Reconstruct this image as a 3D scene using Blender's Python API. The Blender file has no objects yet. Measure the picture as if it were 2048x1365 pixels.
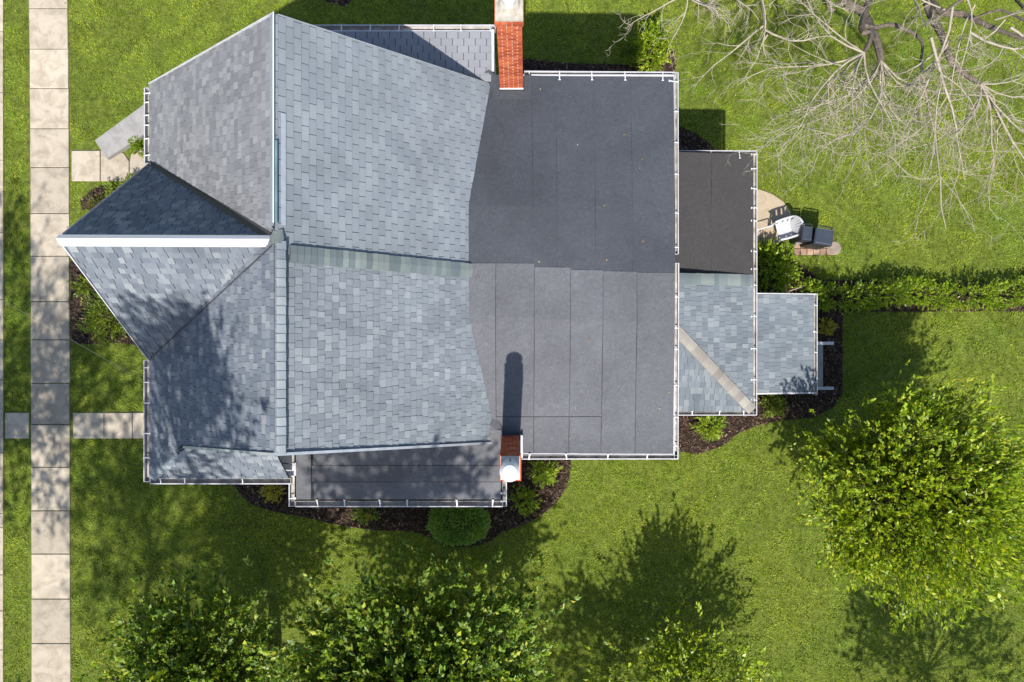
import bpy, math, random
import numpy as np
from mathutils import Vector, Matrix

random.seed(7)
RNG = np.random.default_rng(11)
SC = bpy.context.scene
COL = SC.collection

# ------------------------------------------------------------------ camera, sky, sun, exposure
CAM_H, FOCAL = 21.0, 1365.0          # drone height in metres, focal length in pixels of the 2048 px photograph
cam = bpy.data.objects.new('camera', bpy.data.cameras.new('camera'))
COL.objects.link(cam)
cam.location = (0, 0, CAM_H)
cam.rotation_euler = (0, 0, 0)
cam.data.sensor_width = 36.0
cam.data.lens = 36.0 * FOCAL / 2048.0
cam.data.clip_end = 1000
SC.camera = cam

SUN_EL = math.radians(55)
SHX, SHY = 0.045, 1.0                  # shadows fall towards +Y
world = bpy.data.worlds.new('World')
SC.world = world
world.use_nodes = True
nt = world.node_tree
for n in list(nt.nodes):
    nt.nodes.remove(n)
sky = nt.nodes.new('ShaderNodeTexSky')
sky.sky_type = 'NISHITA'
sky.sun_disc = False
sky.sun_elevation = SUN_EL
sky.sun_rotation = math.pi + math.atan2(SHX, SHY)
bg = nt.nodes.new('ShaderNodeBackground')
bg.inputs['Strength'].default_value = 0.13
wo = nt.nodes.new('ShaderNodeOutputWorld')
nt.links.new(sky.outputs[0], bg.inputs[0])
nt.links.new(bg.outputs[0], wo.inputs[0])

sun = bpy.data.objects.new('sun', bpy.data.lights.new('sun', 'SUN'))
COL.objects.link(sun)
sun.data.energy = 4.6
sun.data.angle = math.radians(0.8)
sun.data.color = (1.0, 0.955, 0.88)
hn = math.hypot(SHX, SHY)
to_sun = Vector((-SHX / hn * math.cos(SUN_EL), -SHY / hn * math.cos(SUN_EL), math.sin(SUN_EL)))
sun.rotation_euler = to_sun.to_track_quat('Z', 'Y').to_euler()
sun.location = (-10, -30, 40)

SC.view_settings.view_transform = 'Standard'
SC.view_settings.look = 'None'
SC.view_settings.exposure = 0.82
SC.view_settings.gamma = 1.0
SC.view_settings.use_curve_mapping = False


# ------------------------------------------------------------------ helpers
def at(px, py, z=0.0):
    """Point of the place, at height z, that the photograph shows at pixel (px, py)."""
    s = (CAM_H - z) / FOCAL
    return Vector(((px - 1024) * s, (682.5 - py) * s, z))


def link(name, me, parent=None, mat=None):
    o = bpy.data.objects.new(name, me)
    COL.objects.link(o)
    if mat is not None and me is not None:
        for m in (mat if isinstance(mat, (list, tuple)) else [mat]):
            me.materials.append(m)
    if parent is not None:
        o.parent = parent
        o.matrix_parent_inverse = Matrix.Translation(-parent_loc(parent))
    return o


def parent_loc(p):
    v = Vector((0, 0, 0))
    while p is not None:
        v = v + p.location
        p = p.parent
        if p is not None:
            pass
    return v


def empty(name, loc=(0, 0, 0)):
    o = bpy.data.objects.new(name, None)
    o.empty_display_size = 0.2
    o.location = loc
    COL.objects.link(o)
    return o


def tag(o, label, cat, group=None):
    o['label'] = label
    o['category'] = cat
    if group:
        o['group'] = group
    return o


class MB:
    """collects polygons for one mesh"""

    def __init__(self):
        self.v, self.f, self.m = [], [], []

    def poly(self, pts, m=0):
        b = len(self.v)
        self.v += [tuple(p) for p in pts]
        self.f.append(tuple(range(b, b + len(pts))))
        self.m.append(m)

    def add(self, verts, faces, m=0):
        b = len(self.v)
        self.v += [tuple(p) for p in verts]
        for f in faces:
            self.f.append(tuple(b + i for i in f))
            self.m.append(m)

    def box(self, x0, x1, y0, y1, z0, z1, m=0):
        self.add([(x0, y0, z0), (x1, y0, z0), (x1, y1, z0), (x0, y1, z0),
                  (x0, y0, z1), (x1, y0, z1), (x1, y1, z1), (x0, y1, z1)],
                 [(3, 2, 1, 0), (4, 5, 6, 7), (0, 1, 5, 4), (1, 2, 6, 5), (2, 3, 7, 6), (3, 0, 4, 7)], m)

    def prism(self, pts, vec, m=0):
        """closed prism: polygon pts moved along vec"""
        n = len(pts)
        vec = Vector(vec)
        a = [Vector(p) for p in pts]
        b = [p + vec for p in a]
        self.add(a + b, [tuple(reversed(range(n))), tuple(range(n, 2 * n))] +
                 [(i, (i + 1) % n, n + (i + 1) % n, n + i) for i in range(n)], m)

    def bar(self, p, q, w, h, up=(0, 0, 1), m=0):
        """rectangular bar from p to q, w wide and h high, p and q on its centre line"""
        p, q = Vector(p), Vector(q)
        d = (q - p).normalized()
        s = d.cross(Vector(up))
        if s.length < 1e-4:
            s = Vector((1, 0, 0))
        s.normalize()
        u = s.cross(d).normalized()
        s, u = s * (w / 2), u * (h / 2)
        self.add([p - s - u, p + s - u, p + s + u, p - s + u, q - s - u, q + s - u, q + s + u, q - s + u],
                 [(0, 1, 2, 3), (7, 6, 5, 4), (4, 5, 1, 0), (5, 6, 2, 1), (6, 7, 3, 2), (7, 4, 0, 3)], m)

    def tube(self, pts, radii, k=5, m=0, cap=True):
        pts = [Vector(p) for p in pts]
        n = len(pts)
        b = len(self.v)
        ref = Vector((0.31, 0.17, 0.93))
        for i, p in enumerate(pts):
            d = (pts[min(i + 1, n - 1)] - pts[max(i - 1, 0)])
            if d.length < 1e-6:
                d = Vector((0, 0, 1))
            d.normalize()
            s = d.cross(ref)
            if s.length < 1e-3:
                s = d.cross(Vector((1, 0, 0)))
            s.normalize()
            u = s.cross(d)
            r = radii[i] if hasattr(radii, '__len__') else radii
            for j in range(k):
                a = 2 * math.pi * j / k
                q = p + s * (math.cos(a) * r) + u * (math.sin(a) * r)
                self.v.append((q.x, q.y, q.z))
        for i in range(n - 1):
            for j in range(k):
                j2 = (j + 1) % k
                self.f.append((b + i * k + j, b + i * k + j2, b + (i + 1) * k + j2, b + (i + 1) * k + j))
                self.m.append(m)
        if cap:
            self.f.append(tuple(b + (n - 1) * k + j for j in range(k)))
            self.m.append(m)
            self.f.append(tuple(b + k - 1 - j for j in range(k)))
            self.m.append(m)

    def lathe(self, c, prof, k=20, m=0):
        """prof: (radius, z) pairs from bottom to top, around a vertical axis through c"""
        b = len(self.v)
        for r, z in prof:
            for j in range(k):
                a = 2 * math.pi * j / k
                self.v.append((c[0] + math.cos(a) * r, c[1] + math.sin(a) * r, c[2] + z))
        for i in range(len(prof) - 1):
            for j in range(k):
                j2 = (j + 1) % k
                self.f.append((b + i * k + j, b + i * k + j2, b + (i + 1) * k + j2, b + (i + 1) * k + j))
                self.m.append(m)
        t = b + (len(prof) - 1) * k
        self.f.append(tuple(t + j for j in range(k)))
        self.m.append(m)

    def mesh(self, name, smooth=False):
        me = bpy.data.meshes.new(name)
        me.from_pydata(self.v, [], self.f)
        if any(self.m):
            me.polygons.foreach_set('material_index', self.m)
        if smooth:
            me.polygons.foreach_set('use_smooth', [True] * len(self.f))
        me.update()
        return me

    def obj(self, name, mat, parent=None, smooth=False):
        return link(name, self.mesh(name, smooth), parent, mat)


def np_mesh(name, V, F):
    """mesh from numpy arrays of vertices (n,3) and equal-sized faces (m,k)"""
    me = bpy.data.meshes.new(name)
    n, (m, k) = len(V), F.shape
    me.vertices.add(n)
    me.vertices.foreach_set('co', V.astype(np.float32).ravel())
    me.loops.add(m * k)
    me.loops.foreach_set('vertex_index', F.astype(np.int32).ravel())
    me.polygons.add(m)
    me.polygons.foreach_set('loop_start', np.arange(0, m * k, k, dtype=np.int32))
    me.update(calc_edges=True)
    return me


def in_poly(x, y, poly):
    inside = np.zeros(len(x), bool)
    n = len(poly)
    for i in range(n):
        x0, y0 = poly[i][0], poly[i][1]
        x1, y1 = poly[(i + 1) % n][0], poly[(i + 1) % n][1]
        c = ((y0 > y) != (y1 > y)) & (x < (x1 - x0) * (y - y0) / (y1 - y0 + 1e-12) + x0)
        inside ^= c
    return inside


def smooth_poly(pts, n=2):
    for _ in range(n):
        out = []
        for i in range(len(pts)):
            p, q = Vector(pts[i]), Vector(pts[(i + 1) % len(pts)])
            out += [p * 0.75 + q * 0.25, p * 0.25 + q * 0.75]
        pts = out
    return pts


# ------------------------------------------------------------------ materials
ALB = 0.76


def sc3(c, k=ALB):
    return tuple(min(1.0, x * k) for x in c)


def mat_base(name):
    m = bpy.data.materials.new(name)
    m.use_nodes = True
    nt = m.node_tree
    return m, nt, nt.nodes['Principled BSDF']


def N(nt, kind, **kw):
    n = nt.nodes.new(kind)
    for k, v in kw.items():
        if k in n.inputs.keys() if hasattr(n.inputs, 'keys') else False:
            n.inputs[k].default_value = v
        else:
            setattr(n, k, v)
    return n


def ramp(nt, fac, stops, interp='LINEAR'):
    r = nt.nodes.new('ShaderNodeValToRGB')
    r.color_ramp.interpolation = interp
    el = r.color_ramp.elements
    while len(el) < len(stops):
        el.new(0.5)
    for e, (p, c) in zip(el, stops):
        e.position = p
        e.color = (*c, 1)
    nt.links.new(fac, r.inputs[0])
    return r.outputs[0]


def noise(nt, scale, detail=4, rough=0.55, coord=None, dist=0.0):
    n = nt.nodes.new('ShaderNodeTexNoise')
    n.inputs['Scale'].default_value = scale
    n.inputs['Detail'].default_value = detail
    n.inputs['Roughness'].default_value = rough
    n.inputs['Distortion'].default_value = dist
    if coord is None:
        g = nt.nodes.new('ShaderNodeNewGeometry')
        coord = g.outputs['Position']
    nt.links.new(coord, n.inputs['Vector'])
    return n.outputs['Fac']


def mix(nt, a, b, fac, mode='MIX'):
    n = nt.nodes.new('ShaderNodeMix')
    n.data_type = 'RGBA'
    n.blend_type = mode
    for sock, v in ((n.inputs[6], a), (n.inputs[7], b), (n.inputs[0], fac)):
        if isinstance(v, (int, float)):
            sock.default_value = v
        elif isinstance(v, tuple):
            sock.default_value = (*v, 1)
        else:
            nt.links.new(v, sock)
    return n.outputs[2]


def tone_of(nt):
    """a random value for each separate piece, whether it is an object of its own or an island of a joined mesh"""
    oi = nt.nodes.new('ShaderNodeObjectInfo')
    g = nt.nodes.new('ShaderNodeNewGeometry')
    a = nt.nodes.new('ShaderNodeMath')
    a.operation = 'ADD'
    nt.links.new(oi.outputs['Random'], a.inputs[0])
    nt.links.new(g.outputs['Random Per Island'], a.inputs[1])
    f = nt.nodes.new('ShaderNodeMath')
    f.operation = 'FRACT'
    nt.links.new(a.outputs[0], f.inputs[0])
    return f.outputs[0]


def bump(nt, bsdf, height, strength=0.3, dist=0.01):
    b = nt.nodes.new('ShaderNodeBump')
    b.inputs['Strength'].default_value = strength
    b.inputs['Distance'].default_value = dist
    nt.links.new(height, b.inputs['Height'])
    nt.links.new(b.outputs[0], bsdf.inputs['Normal'])


def mat_simple(name, col, rough=0.6, var=0.12, scale=8.0, metal=0.0, spec=0.4, bmp=0.0):
    m, nt, b = mat_base(name)
    col = sc3(col)
    f = noise(nt, scale, 5, 0.6)
    c = ramp(nt, f, [(0.3, tuple(x * (1 - var) for x in col)), (0.7, tuple(min(1, x * (1 + var)) for x in col))])
    nt.links.new(c, b.inputs['Base Color'])
    b.inputs['Roughness'].default_value = rough
    b.inputs['Metallic'].default_value = metal
    b.inputs['Specular IOR Level'].default_value = spec
    if bmp:
        bump(nt, b, noise(nt, scale * 6, 4), bmp, 0.01)
    return m


def mat_shingle(name, stops, weather=(0.8, 1.15)):
    m, nt, b = mat_base(name)
    t = tone_of(nt)
    c = ramp(nt, t, [(p, sc3(q)) for p, q in stops])
    f = noise(nt, 0.9, 4, 0.6)
    w = ramp(nt, f, [(0.25, (weather[0],) * 3), (0.75, (weather[1],) * 3)])
    c = mix(nt, c, w, 1.0, 'MULTIPLY')
    g = noise(nt, 220, 2, 0.7)
    gr = ramp(nt, g, [(0.3, (0.72,) * 3), (0.7, (1.25,) * 3)])
    c = mix(nt, c, gr, 1.0, 'MULTIPLY')
    nt.links.new(c, b.inputs['Base Color'])
    b.inputs['Roughness'].default_value = 0.9
    b.inputs['Specular IOR Level'].default_value = 0.25
    bump(nt, b, g, 0.35, 0.004)
    return m


def mat_membrane(name, col, var=0.18):
    m, nt, b = mat_base(name)
    col = sc3(col)
    t = tone_of(nt)
    tt = ramp(nt, t, [(0, tuple(x * (1 - var * 0.35) for x in col)), (1, tuple(x * (1 + var * 0.35) for x in col))])
    f = noise(nt, 0.7, 6, 0.65, dist=0.4)
    w = ramp(nt, f, [(0.28, (1 - var,) * 3), (0.72, (1 + var,) * 3)])
    c = mix(nt, tt, w, 1.0, 'MULTIPLY')
    f2 = noise(nt, 7, 6, 0.72, dist=2.2)
    w2 = ramp(nt, f2, [(0.3, (0.82,) * 3), (0.5, (1.0,) * 3), (0.74, (1.30,) * 3)])
    c = mix(nt, c, w2, 1.0, 'MULTIPLY')
    g = noise(nt, 260, 2, 0.7)
    gr = ramp(nt, g, [(0.3, (0.7,) * 3), (0.7, (1.3,) * 3)])
    c = mix(nt, c, gr, 1.0, 'MULTIPLY')
    nt.links.new(c, b.inputs['Base Color'])
    b.inputs['Roughness'].default_value = 0.85
    b.inputs['Specular IOR Level'].default_value = 0.3
    bump(nt, b, f2, 0.25, 0.02)
    return m


def mat_leaf(name, dark, light, yellow, trans=0.35, rough=0.38, yfrac=0.12):
    m, nt, b = mat_base(name)
    g = nt.nodes.new('ShaderNodeNewGeometry')
    r = g.outputs['Random Per Island']
    c = ramp(nt, r, [(0.0, dark), (0.55, light), (1 - yfrac, light), (1.0, yellow)])
    f = noise(nt, 1.3, 3)
    w = ramp(nt, f, [(0.3, (0.75, 0.8, 0.8)), (0.7, (1.2, 1.15, 1.0))])
    c = mix(nt, c, w, 1.0, 'MULTIPLY')
    nt.links.new(c, b.inputs['Base Color'])
    b.inputs['Roughness'].default_value = rough
    b.inputs['Specular IOR Level'].default_value = 0.5
    tr = nt.nodes.new('ShaderNodeBsdfTranslucent')
    tc = mix(nt, c, (1.5, 1.35, 0.5), 1.0, 'MULTIPLY')
    nt.links.new(tc, tr.inputs['Color'])
    ms = nt.nodes.new('ShaderNodeMixShader')
    ms.inputs[0].default_value = trans
    nt.links.new(b.outputs[0], ms.inputs[1])
    nt.links.new(tr.outputs[0], ms.inputs[2])
    nt.links.new(ms.outputs[0], nt.nodes['Material Output'].inputs['Surface'])
    return m


def mat_concrete(name, col, dirt, var=0.2):
    m, nt, b = mat_base(name)
    col, dirt = sc3(col), sc3(dirt)
    t = tone_of(nt)
    tt = ramp(nt, t, [(0, (1 - var * 0.5,) * 3), (1, (1 + var * 0.5,) * 3)])
    f = noise(nt, 2.6, 8, 0.68, dist=0.6)
    c = ramp(nt, f, [(0.25, tuple(x * 0.85 for x in dirt)), (0.40, dirt), (0.55, col), (0.8, tuple(x * 1.12 for x in col))])
    c = mix(nt, c, tt, 1.0, 'MULTIPLY')
    g = noise(nt, 90, 3, 0.7)
    gr = ramp(nt, g, [(0.3, (0.84,) * 3), (0.7, (1.12,) * 3)])
    c = mix(nt, c, gr, 1.0, 'MULTIPLY')
    nt.links.new(c, b.inputs['Base Color'])
    b.inputs['Roughness'].default_value = 0.88
    b.inputs['Specular IOR Level'].default_value = 0.25
    bump(nt, b, f, 0.2, 0.02)
    return m


M = {}
M['soil'] = mat_simple('turf_soil', (0.11, 0.138, 0.024), 0.95, 0.45, 5, spec=0.1, bmp=0.6)
M['mulch'] = mat_simple('mulch', (0.030, 0.017, 0.011), 0.95, 0.4, 14, spec=0.15, bmp=0.6)
M['asphalt'] = mat_simple('asphalt', (0.055, 0.055, 0.057), 0.9, 0.2, 20, spec=0.2, bmp=0.3)
M['joint'] = mat_simple('joint_sand', (0.14, 0.095, 0.06), 0.95, 0.35, 30, spec=0.1)
M['concrete'] = mat_concrete('sidewalk_concrete', (0.47, 0.405, 0.315), (0.36, 0.305, 0.235), 0.32)
M['patio'] = mat_concrete('patio_concrete', (0.46, 0.37, 0.26), (0.40, 0.31, 0.21))
M['wall_cap'] = mat_concrete('cast_concrete', (0.33, 0.315, 0.30), (0.27, 0.26, 0.25), 0.05)
M['white'] = mat_simple('white_paint', (0.54, 0.535, 0.56), 0.4, 0.18, 3)
M['gutter_in'] = mat_simple('gutter_lining', (0.40, 0.365, 0.32), 0.6, 0.5, 5)
M['white_metal'] = mat_simple('white_metal', (0.66, 0.66, 0.675), 0.35, 0.04, 4)
M['galv'] = mat_simple('zinc_metal', (0.55, 0.57, 0.60), 0.38, 0.15, 6, metal=0.5)
M['teal'] = mat_simple('aged_copper_sheet', (0.10, 0.19, 0.22), 0.5, 0.3, 3)
M['dark_metal'] = mat_simple('dark_flashing', (0.045, 0.042, 0.045), 0.55, 0.2, 8)
M['deck'] = mat_simple('roof_underlay', (0.035, 0.037, 0.042), 0.95, 0.2, 8, spec=0.15)
M['siding'] = mat_simple('house_wall_paint', (0.55, 0.53, 0.49), 0.8, 0.06, 3, bmp=0.1)
M['found'] = mat_simple('foundation_stone', (0.25, 0.23, 0.21), 0.9, 0.25, 4, bmp=0.4)
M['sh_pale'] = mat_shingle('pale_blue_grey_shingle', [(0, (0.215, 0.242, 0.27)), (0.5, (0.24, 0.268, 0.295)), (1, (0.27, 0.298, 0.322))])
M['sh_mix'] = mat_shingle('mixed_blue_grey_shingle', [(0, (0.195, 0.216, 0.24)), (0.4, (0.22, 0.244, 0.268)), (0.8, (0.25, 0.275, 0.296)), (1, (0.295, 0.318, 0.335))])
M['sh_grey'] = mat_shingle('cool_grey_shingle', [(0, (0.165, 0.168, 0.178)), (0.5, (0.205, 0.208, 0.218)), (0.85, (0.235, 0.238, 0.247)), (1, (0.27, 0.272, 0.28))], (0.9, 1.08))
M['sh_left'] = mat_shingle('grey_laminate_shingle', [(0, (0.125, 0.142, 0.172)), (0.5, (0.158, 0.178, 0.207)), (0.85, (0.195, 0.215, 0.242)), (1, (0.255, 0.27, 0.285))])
M['sh_ext'] = mat_shingle('extension_shingle', [(0, (0.145, 0.168, 0.192)), (0.4, (0.17, 0.196, 0.22)), (0.8, (0.20, 0.227, 0.248)), (1, (0.25, 0.275, 0.29))])
M['sh_slab'] = mat_shingle('silver_grey_shingle', [(0, (0.245, 0.25, 0.272)), (1, (0.275, 0.28, 0.302))], (0.9, 1.08))
M['sh_cap'] = mat_shingle('ridge_cap_shingle', [(0, (0.19, 0.222, 0.252)), (0.5, (0.225, 0.258, 0.285)), (1, (0.28, 0.308, 0.325))])
M['sh_green'] = mat_shingle('green_grey_cap_shingle', [(0, (0.12, 0.15, 0.16)), (0.5, (0.155, 0.188, 0.192)), (1, (0.215, 0.245, 0.228))])
M['sh_beige'] = mat_shingle('beige_cap_shingle', [(0, (0.25, 0.225, 0.20)), (0.5, (0.33, 0.305, 0.27)), (1, (0.41, 0.39, 0.345))])
M['mem_dark'] = mat_membrane('charcoal_roll_roofing', (0.057, 0.062, 0.074))
M['mem_lite'] = mat_membrane('grey_roll_roofing', (0.113, 0.115, 0.126))
M['mem_bay'] = mat_membrane('worn_grey_roll_roofing', (0.130, 0.131, 0.140), 0.25)
M['mem_ext'] = mat_membrane('brown_black_roll_roofing', (0.048, 0.045, 0.044), 0.10)
M['plastic'] = mat_simple('white_plastic', (0.56, 0.56, 0.585), 0.35, 0.03, 6)
M['bin'] = mat_simple('blue_black_plastic', (0.035, 0.045, 0.065), 0.45, 0.15, 5)
M['bin_dark'] = mat_simple('black_plastic', (0.018, 0.020, 0.026), 0.5, 0.15, 5)
M['pad'] = mat_concrete('tan_paver', (0.40, 0.27, 0.19), (0.30, 0.19, 0.13), 0.5)
M['stone'] = mat_concrete('stepping_stone', (0.34, 0.28, 0.22), (0.27, 0.22, 0.17))
M['mortar'] = mat_simple('pale_mortar', (0.56, 0.50, 0.44), 0.9, 0.2, 20, spec=0.1)
M['crown'] = mat_simple('cream_mortar_crown', (0.44, 0.40, 0.335), 0.9, 0.22, 9, spec=0.1, bmp=0.3)
M['bark'] = mat_simple('brown_bark', (0.10, 0.075, 0.055), 0.95, 0.35, 18, spec=0.1, bmp=0.6)
M['bark_grey'] = mat_simple('grey_bark', (0.155, 0.125, 0.10), 0.95, 0.4, 14, spec=0.1, bmp=0.6)
M['twig'] = mat_simple('pale_twig_bark', (0.36, 0.315, 0.24), 0.85, 0.25, 5, spec=0.15)
M['cable'] = mat_simple('grey_cable', (0.14, 0.14, 0.14), 0.6, 0.1, 5)


def mat_brick(name, stops):
    m, nt, b = mat_base(name)
    c = ramp(nt, tone_of(nt), [(p, sc3(q)) for p, q in stops])
    f = noise(nt, 5.5, 6, 0.75, dist=0.8)
    e = ramp(nt, f, [(0.60, (0, 0, 0)), (0.72, (0.5, 0.5, 0.5))])
    c = mix(nt, c, (0.44, 0.36, 0.32), e)
    g = noise(nt, 120, 3, 0.7)
    c = mix(nt, c, ramp(nt, g, [(0.3, (0.85,) * 3), (0.7, (1.12,) * 3)]), 1.0, 'MULTIPLY')
    nt.links.new(c, b.inputs['Base Color'])
    b.inputs['Roughness'].default_value = 0.9
    b.inputs['Specular IOR Level'].default_value = 0.2
    bump(nt, b, g, 0.3, 0.005)
    return m


M['brick'] = mat_brick('orange_red_brick', [(0, (0.29, 0.058, 0.025)), (0.5, (0.43, 0.092, 0.036)), (1, (0.52, 0.14, 0.058))])


def mat_grass():
    m, nt, b = mat_base('grass_blades')
    g = nt.nodes.new('ShaderNodeNewGeometry')
    r = g.outputs['Random Per Island']
    c = ramp(nt, r, [(0.0, (0.120, 0.192, 0.012)), (0.45, (0.188, 0.268, 0.016)), (0.92, (0.240, 0.305, 0.024)), (1.0, (0.33, 0.325, 0.06))])
    f = noise(nt, 0.45, 5, 0.62, dist=0.5)
    w = ramp(nt, f, [(0.26, (0.62, 0.80, 0.70)), (0.5, (1.0, 1.0, 1.0)), (0.66, (1.28, 1.14, 1.05)), (0.78, (1.55, 1.25, 1.25))])
    c = mix(nt, c, w, 1.0, 'MULTIPLY')
    f2 = noise(nt, 6.5, 4, 0.7, dist=1.6)
    w2 = ramp(nt, f2, [(0.3, (0.60, 0.72, 0.7)), (0.5, (1, 1, 1)), (0.70, (1.40, 1.22, 1.05))])
    c = mix(nt, c, w2, 1.0, 'MULTIPLY')
    nt.links.new(c, b.inputs['Base Color'])
    b.inputs['Roughness'].default_value = 0.6
    b.inputs['Specular IOR Level'].default_value = 0.25
    tr = nt.nodes.new('ShaderNodeBsdfTranslucent')
    nt.links.new(mix(nt, c, (1.3, 1.2, 0.6), 1.0, 'MULTIPLY'), tr.inputs['Color'])
    ms = nt.nodes.new('ShaderNodeMixShader')
    ms.inputs[0].default_value = 0.3
    nt.links.new(b.outputs[0], ms.inputs[1])
    nt.links.new(tr.outputs[0], ms.inputs[2])
    nt.links.new(ms.outputs[0], nt.nodes['Material Output'].inputs['Surface'])
    return m


M['grass'] = mat_grass()
M['leaf_dark'] = mat_leaf('deep_green_leaf', (0.060, 0.140, 0.024), (0.190, 0.300, 0.032), (0.42, 0.42, 0.05), 0.38, 0.52, 0.22)
M['leaf_lime'] = mat_leaf('lime_green_leaf', (0.11, 0.195, 0.012), (0.29, 0.41, 0.022), (0.54, 0.56, 0.07), 0.45, 0.42, 0.3)
M['leaf_hedge'] = mat_leaf('hedge_leaf', (0.10, 0.20, 0.014), (0.25, 0.36, 0.024), (0.46, 0.49, 0.05), 0.42, 0.42, 0.25)
M['leaf_box'] = mat_leaf('boxwood_leaf', (0.13, 0.25, 0.035), (0.20, 0.34, 0.05), (0.30, 0.43, 0.07), 0.3, 0.5, 0.15)
M['leaf_mid'] = mat_leaf('mid_green_leaf', (0.070, 0.130, 0.014), (0.175, 0.250, 0.022), (0.36, 0.35, 0.05), 0.35, 0.42, 0.22)
M['leaf_yellow'] = mat_leaf('golden_leaf', (0.24, 0.22, 0.02), (0.46, 0.41, 0.04), (0.60, 0.52, 0.06), 0.3, 0.45, 0.2)
M['leaf_brown'] = mat_leaf('bronze_leaf', (0.045, 0.075, 0.014), (0.10, 0.12, 0.02), (0.30, 0.17, 0.06), 0.3, 0.45, 0.2)


def structure(name, mb, mat, parent=None):
    o = mb.obj(name, mat, parent)
    if parent is None:
        o['kind'] = 'structure'
    return o


# ------------------------------------------------------------------ ground, road, pavements
mb = MB()
mb.poly([(-300, -300, -0.03), (300, -300, -0.03), (300, 300, -0.03), (-300, 300, -0.03)])
structure('ground', mb, M['soil'])
mb = MB()
mb.box(-24, -16.35, -120, 120, -0.028, -0.02)
structure('road', mb, M['asphalt'])

EXCL = []            # where no grass grows


def slab_mesh(name, pts, z0, z1, bev=0.012):
    """a paving slab: polygon outline with a worn, rounded rim"""
    c = sum((Vector(p) for p in pts), Vector((0, 0, 0))) / len(pts)
    n = len(pts)
    lo, mid, top = [], [], []
    for p in pts:
        p = Vector((p[0], p[1], 0))
        d = (Vector((c.x, c.y, 0)) - p)
        d.normalize()
        lo.append((p.x, p.y, z0))
        mid.append((p.x, p.y, z1 - bev))
        q = p + d * bev * 1.6
        top.append((q.x, q.y, z1 + random.uniform(-0.002, 0.002)))
    v = lo + mid + top
    f = [(i, (i + 1) % n, n + (i + 1) % n, n + i) for i in range(n)]
    f += [(n + i, n + (i + 1) % n, 2 * n + (i + 1) % n, 2 * n + i) for i in range(n)]
    f.append(tuple(range(2 * n, 3 * n)))
    me = bpy.data.meshes.new(name)
    me.from_pydata(v, [], f)
    me.update()
    return me


def slab(pts, parent, mat, name='paving_slab', z0=-0.02, z1=0.045):
    return link(name, slab_mesh(name, pts, z0, z1), parent, mat)


def rect_px(x0, y0, x1, y1, z, gap=0.6):
    a, b = at(x0 + gap, y0 + gap, z), at(x1 - gap, y1 - gap, z)
    return [(a.x, b.y, 0), (b.x, b.y, 0), (b.x, a.y, 0), (a.x, a.y, 0)]


# public sidewalk, its slabs drift slightly as in the photograph
ZS = 0.045
mb = MB()
a, b = at(55.5, -500, 0), at(141, 1900, 0)
mb.poly([(a.x, b.y, -0.012), (b.x, b.y, -0.012), (b.x, a.y, -0.012), (a.x, a.y, -0.012)])
sidewalk = structure('sidewalk', mb, M['joint'])
JY = [-320, -235, -150, -66, 17, 98, 177, 257.5, 335, 427, 512.5, 603.5, 680, 767, 849.5, 935, 1022, 1108.5, 1198.5, 1287.5, 1374, 1460, 1545, 1630]


def walk_edge(y):
    t = min(max(y, 0), 1290) / 1290
    e = math.sqrt(t) * 6
    return 57 + e, 134 + e


for y0, y1 in zip(JY[:-1], JY[1:]):
    (l0, r0), (l1, r1) = walk_edge(y0), walk_edge(y1)
    g = 0.7
    j = lambda: random.uniform(-0.5, 0.5)
    pts = [at(l1 + j(), y1 - g, ZS), at(r1 + j(), y1 - g, ZS), at(r0 + j(), y0 + g, ZS), at(l0 + j(), y0 + g, ZS)]
    slab(pts, sidewalk, M['concrete'])
EXCL.append([at(57, 1900), at(144, 1900), at(143, 1290), at(142, 320), at(137, 0), at(137, -500), at(53, -500), at(53, 0), at(57, 640)])

# front walk of the upper house, the last slab with a cut corner
mb = MB()
pts = [at(141, 364), at(294, 364), at(294, 299), at(141, 299)]
mb.poly([(p.x, p.y, -0.006) for p in pts])
walk_a = structure('garden_path', mb, M['joint'])
slab(rect_px(142, 301, 200, 363, ZS), walk_a, M['concrete'])
slab([at(201, 362.5, ZS), at(257, 362.5, ZS), at(257, 322, ZS), at(247, 307, ZS), at(232, 301.5, ZS), at(201, 301.5, ZS)], walk_a, M['concrete'])
slab([at(259, 362.5, ZS), at(330, 362.5, ZS), at(330, 297, ZS), at(272, 297, ZS), at(262, 308, ZS), at(259, 322, ZS)], walk_a, M['concrete'])
EXCL.append([at(139, 366), at(330, 366), at(330, 297), at(139, 297)])

# front walk of the lower house, from the kerb to the door
mb = MB()
pts = [at(8, 880), at(60, 880), at(60, 824), at(8, 824)]
mb.poly([(p.x, p.y, -0.006) for p in pts])
pts = [at(142, 881), at(340, 881), at(340, 824), at(142, 824)]
mb.poly([(p.x, p.y, -0.006) for p in pts])
walk_b = structure('garden_path', mb, M['joint'])
for x0, x1 in ((9, 58), (145, 207.5), (207.5, 264.5), (264.5, 330)):
    slab(rect_px(x0, 825.5, x1, 878, ZS), walk_b, M['concrete'])
EXCL.append([at(6, 881), at(340, 881), at(340, 823), at(6, 823)])

# kerb stones along the street
mb = MB()
a, b = at(-36, -500), at(9, 1900)
mb.poly([(a.x, b.y, -0.015), (b.x, b.y, -0.015), (b.x, a.y, -0.015), (a.x, a.y, -0.015)])
kerb = structure('kerb', mb, M['joint'])
KY = [-300, -180, -60, 62, 185, 320, 465, 599, 680, 760, 905, 1027, 1055, 1150, 1222, 1300, 1400, 1500]
for y0, y1 in zip(KY[:-1], KY[1:]):
    slab(rect_px(-34, y0, 6.5, y1, ZS, 0.5), kerb, M['concrete'], 'kerb_stone')
EXCL.append([at(-60, 1900), at(8, 1900), at(4, -500), at(-60, -500)])

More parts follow.
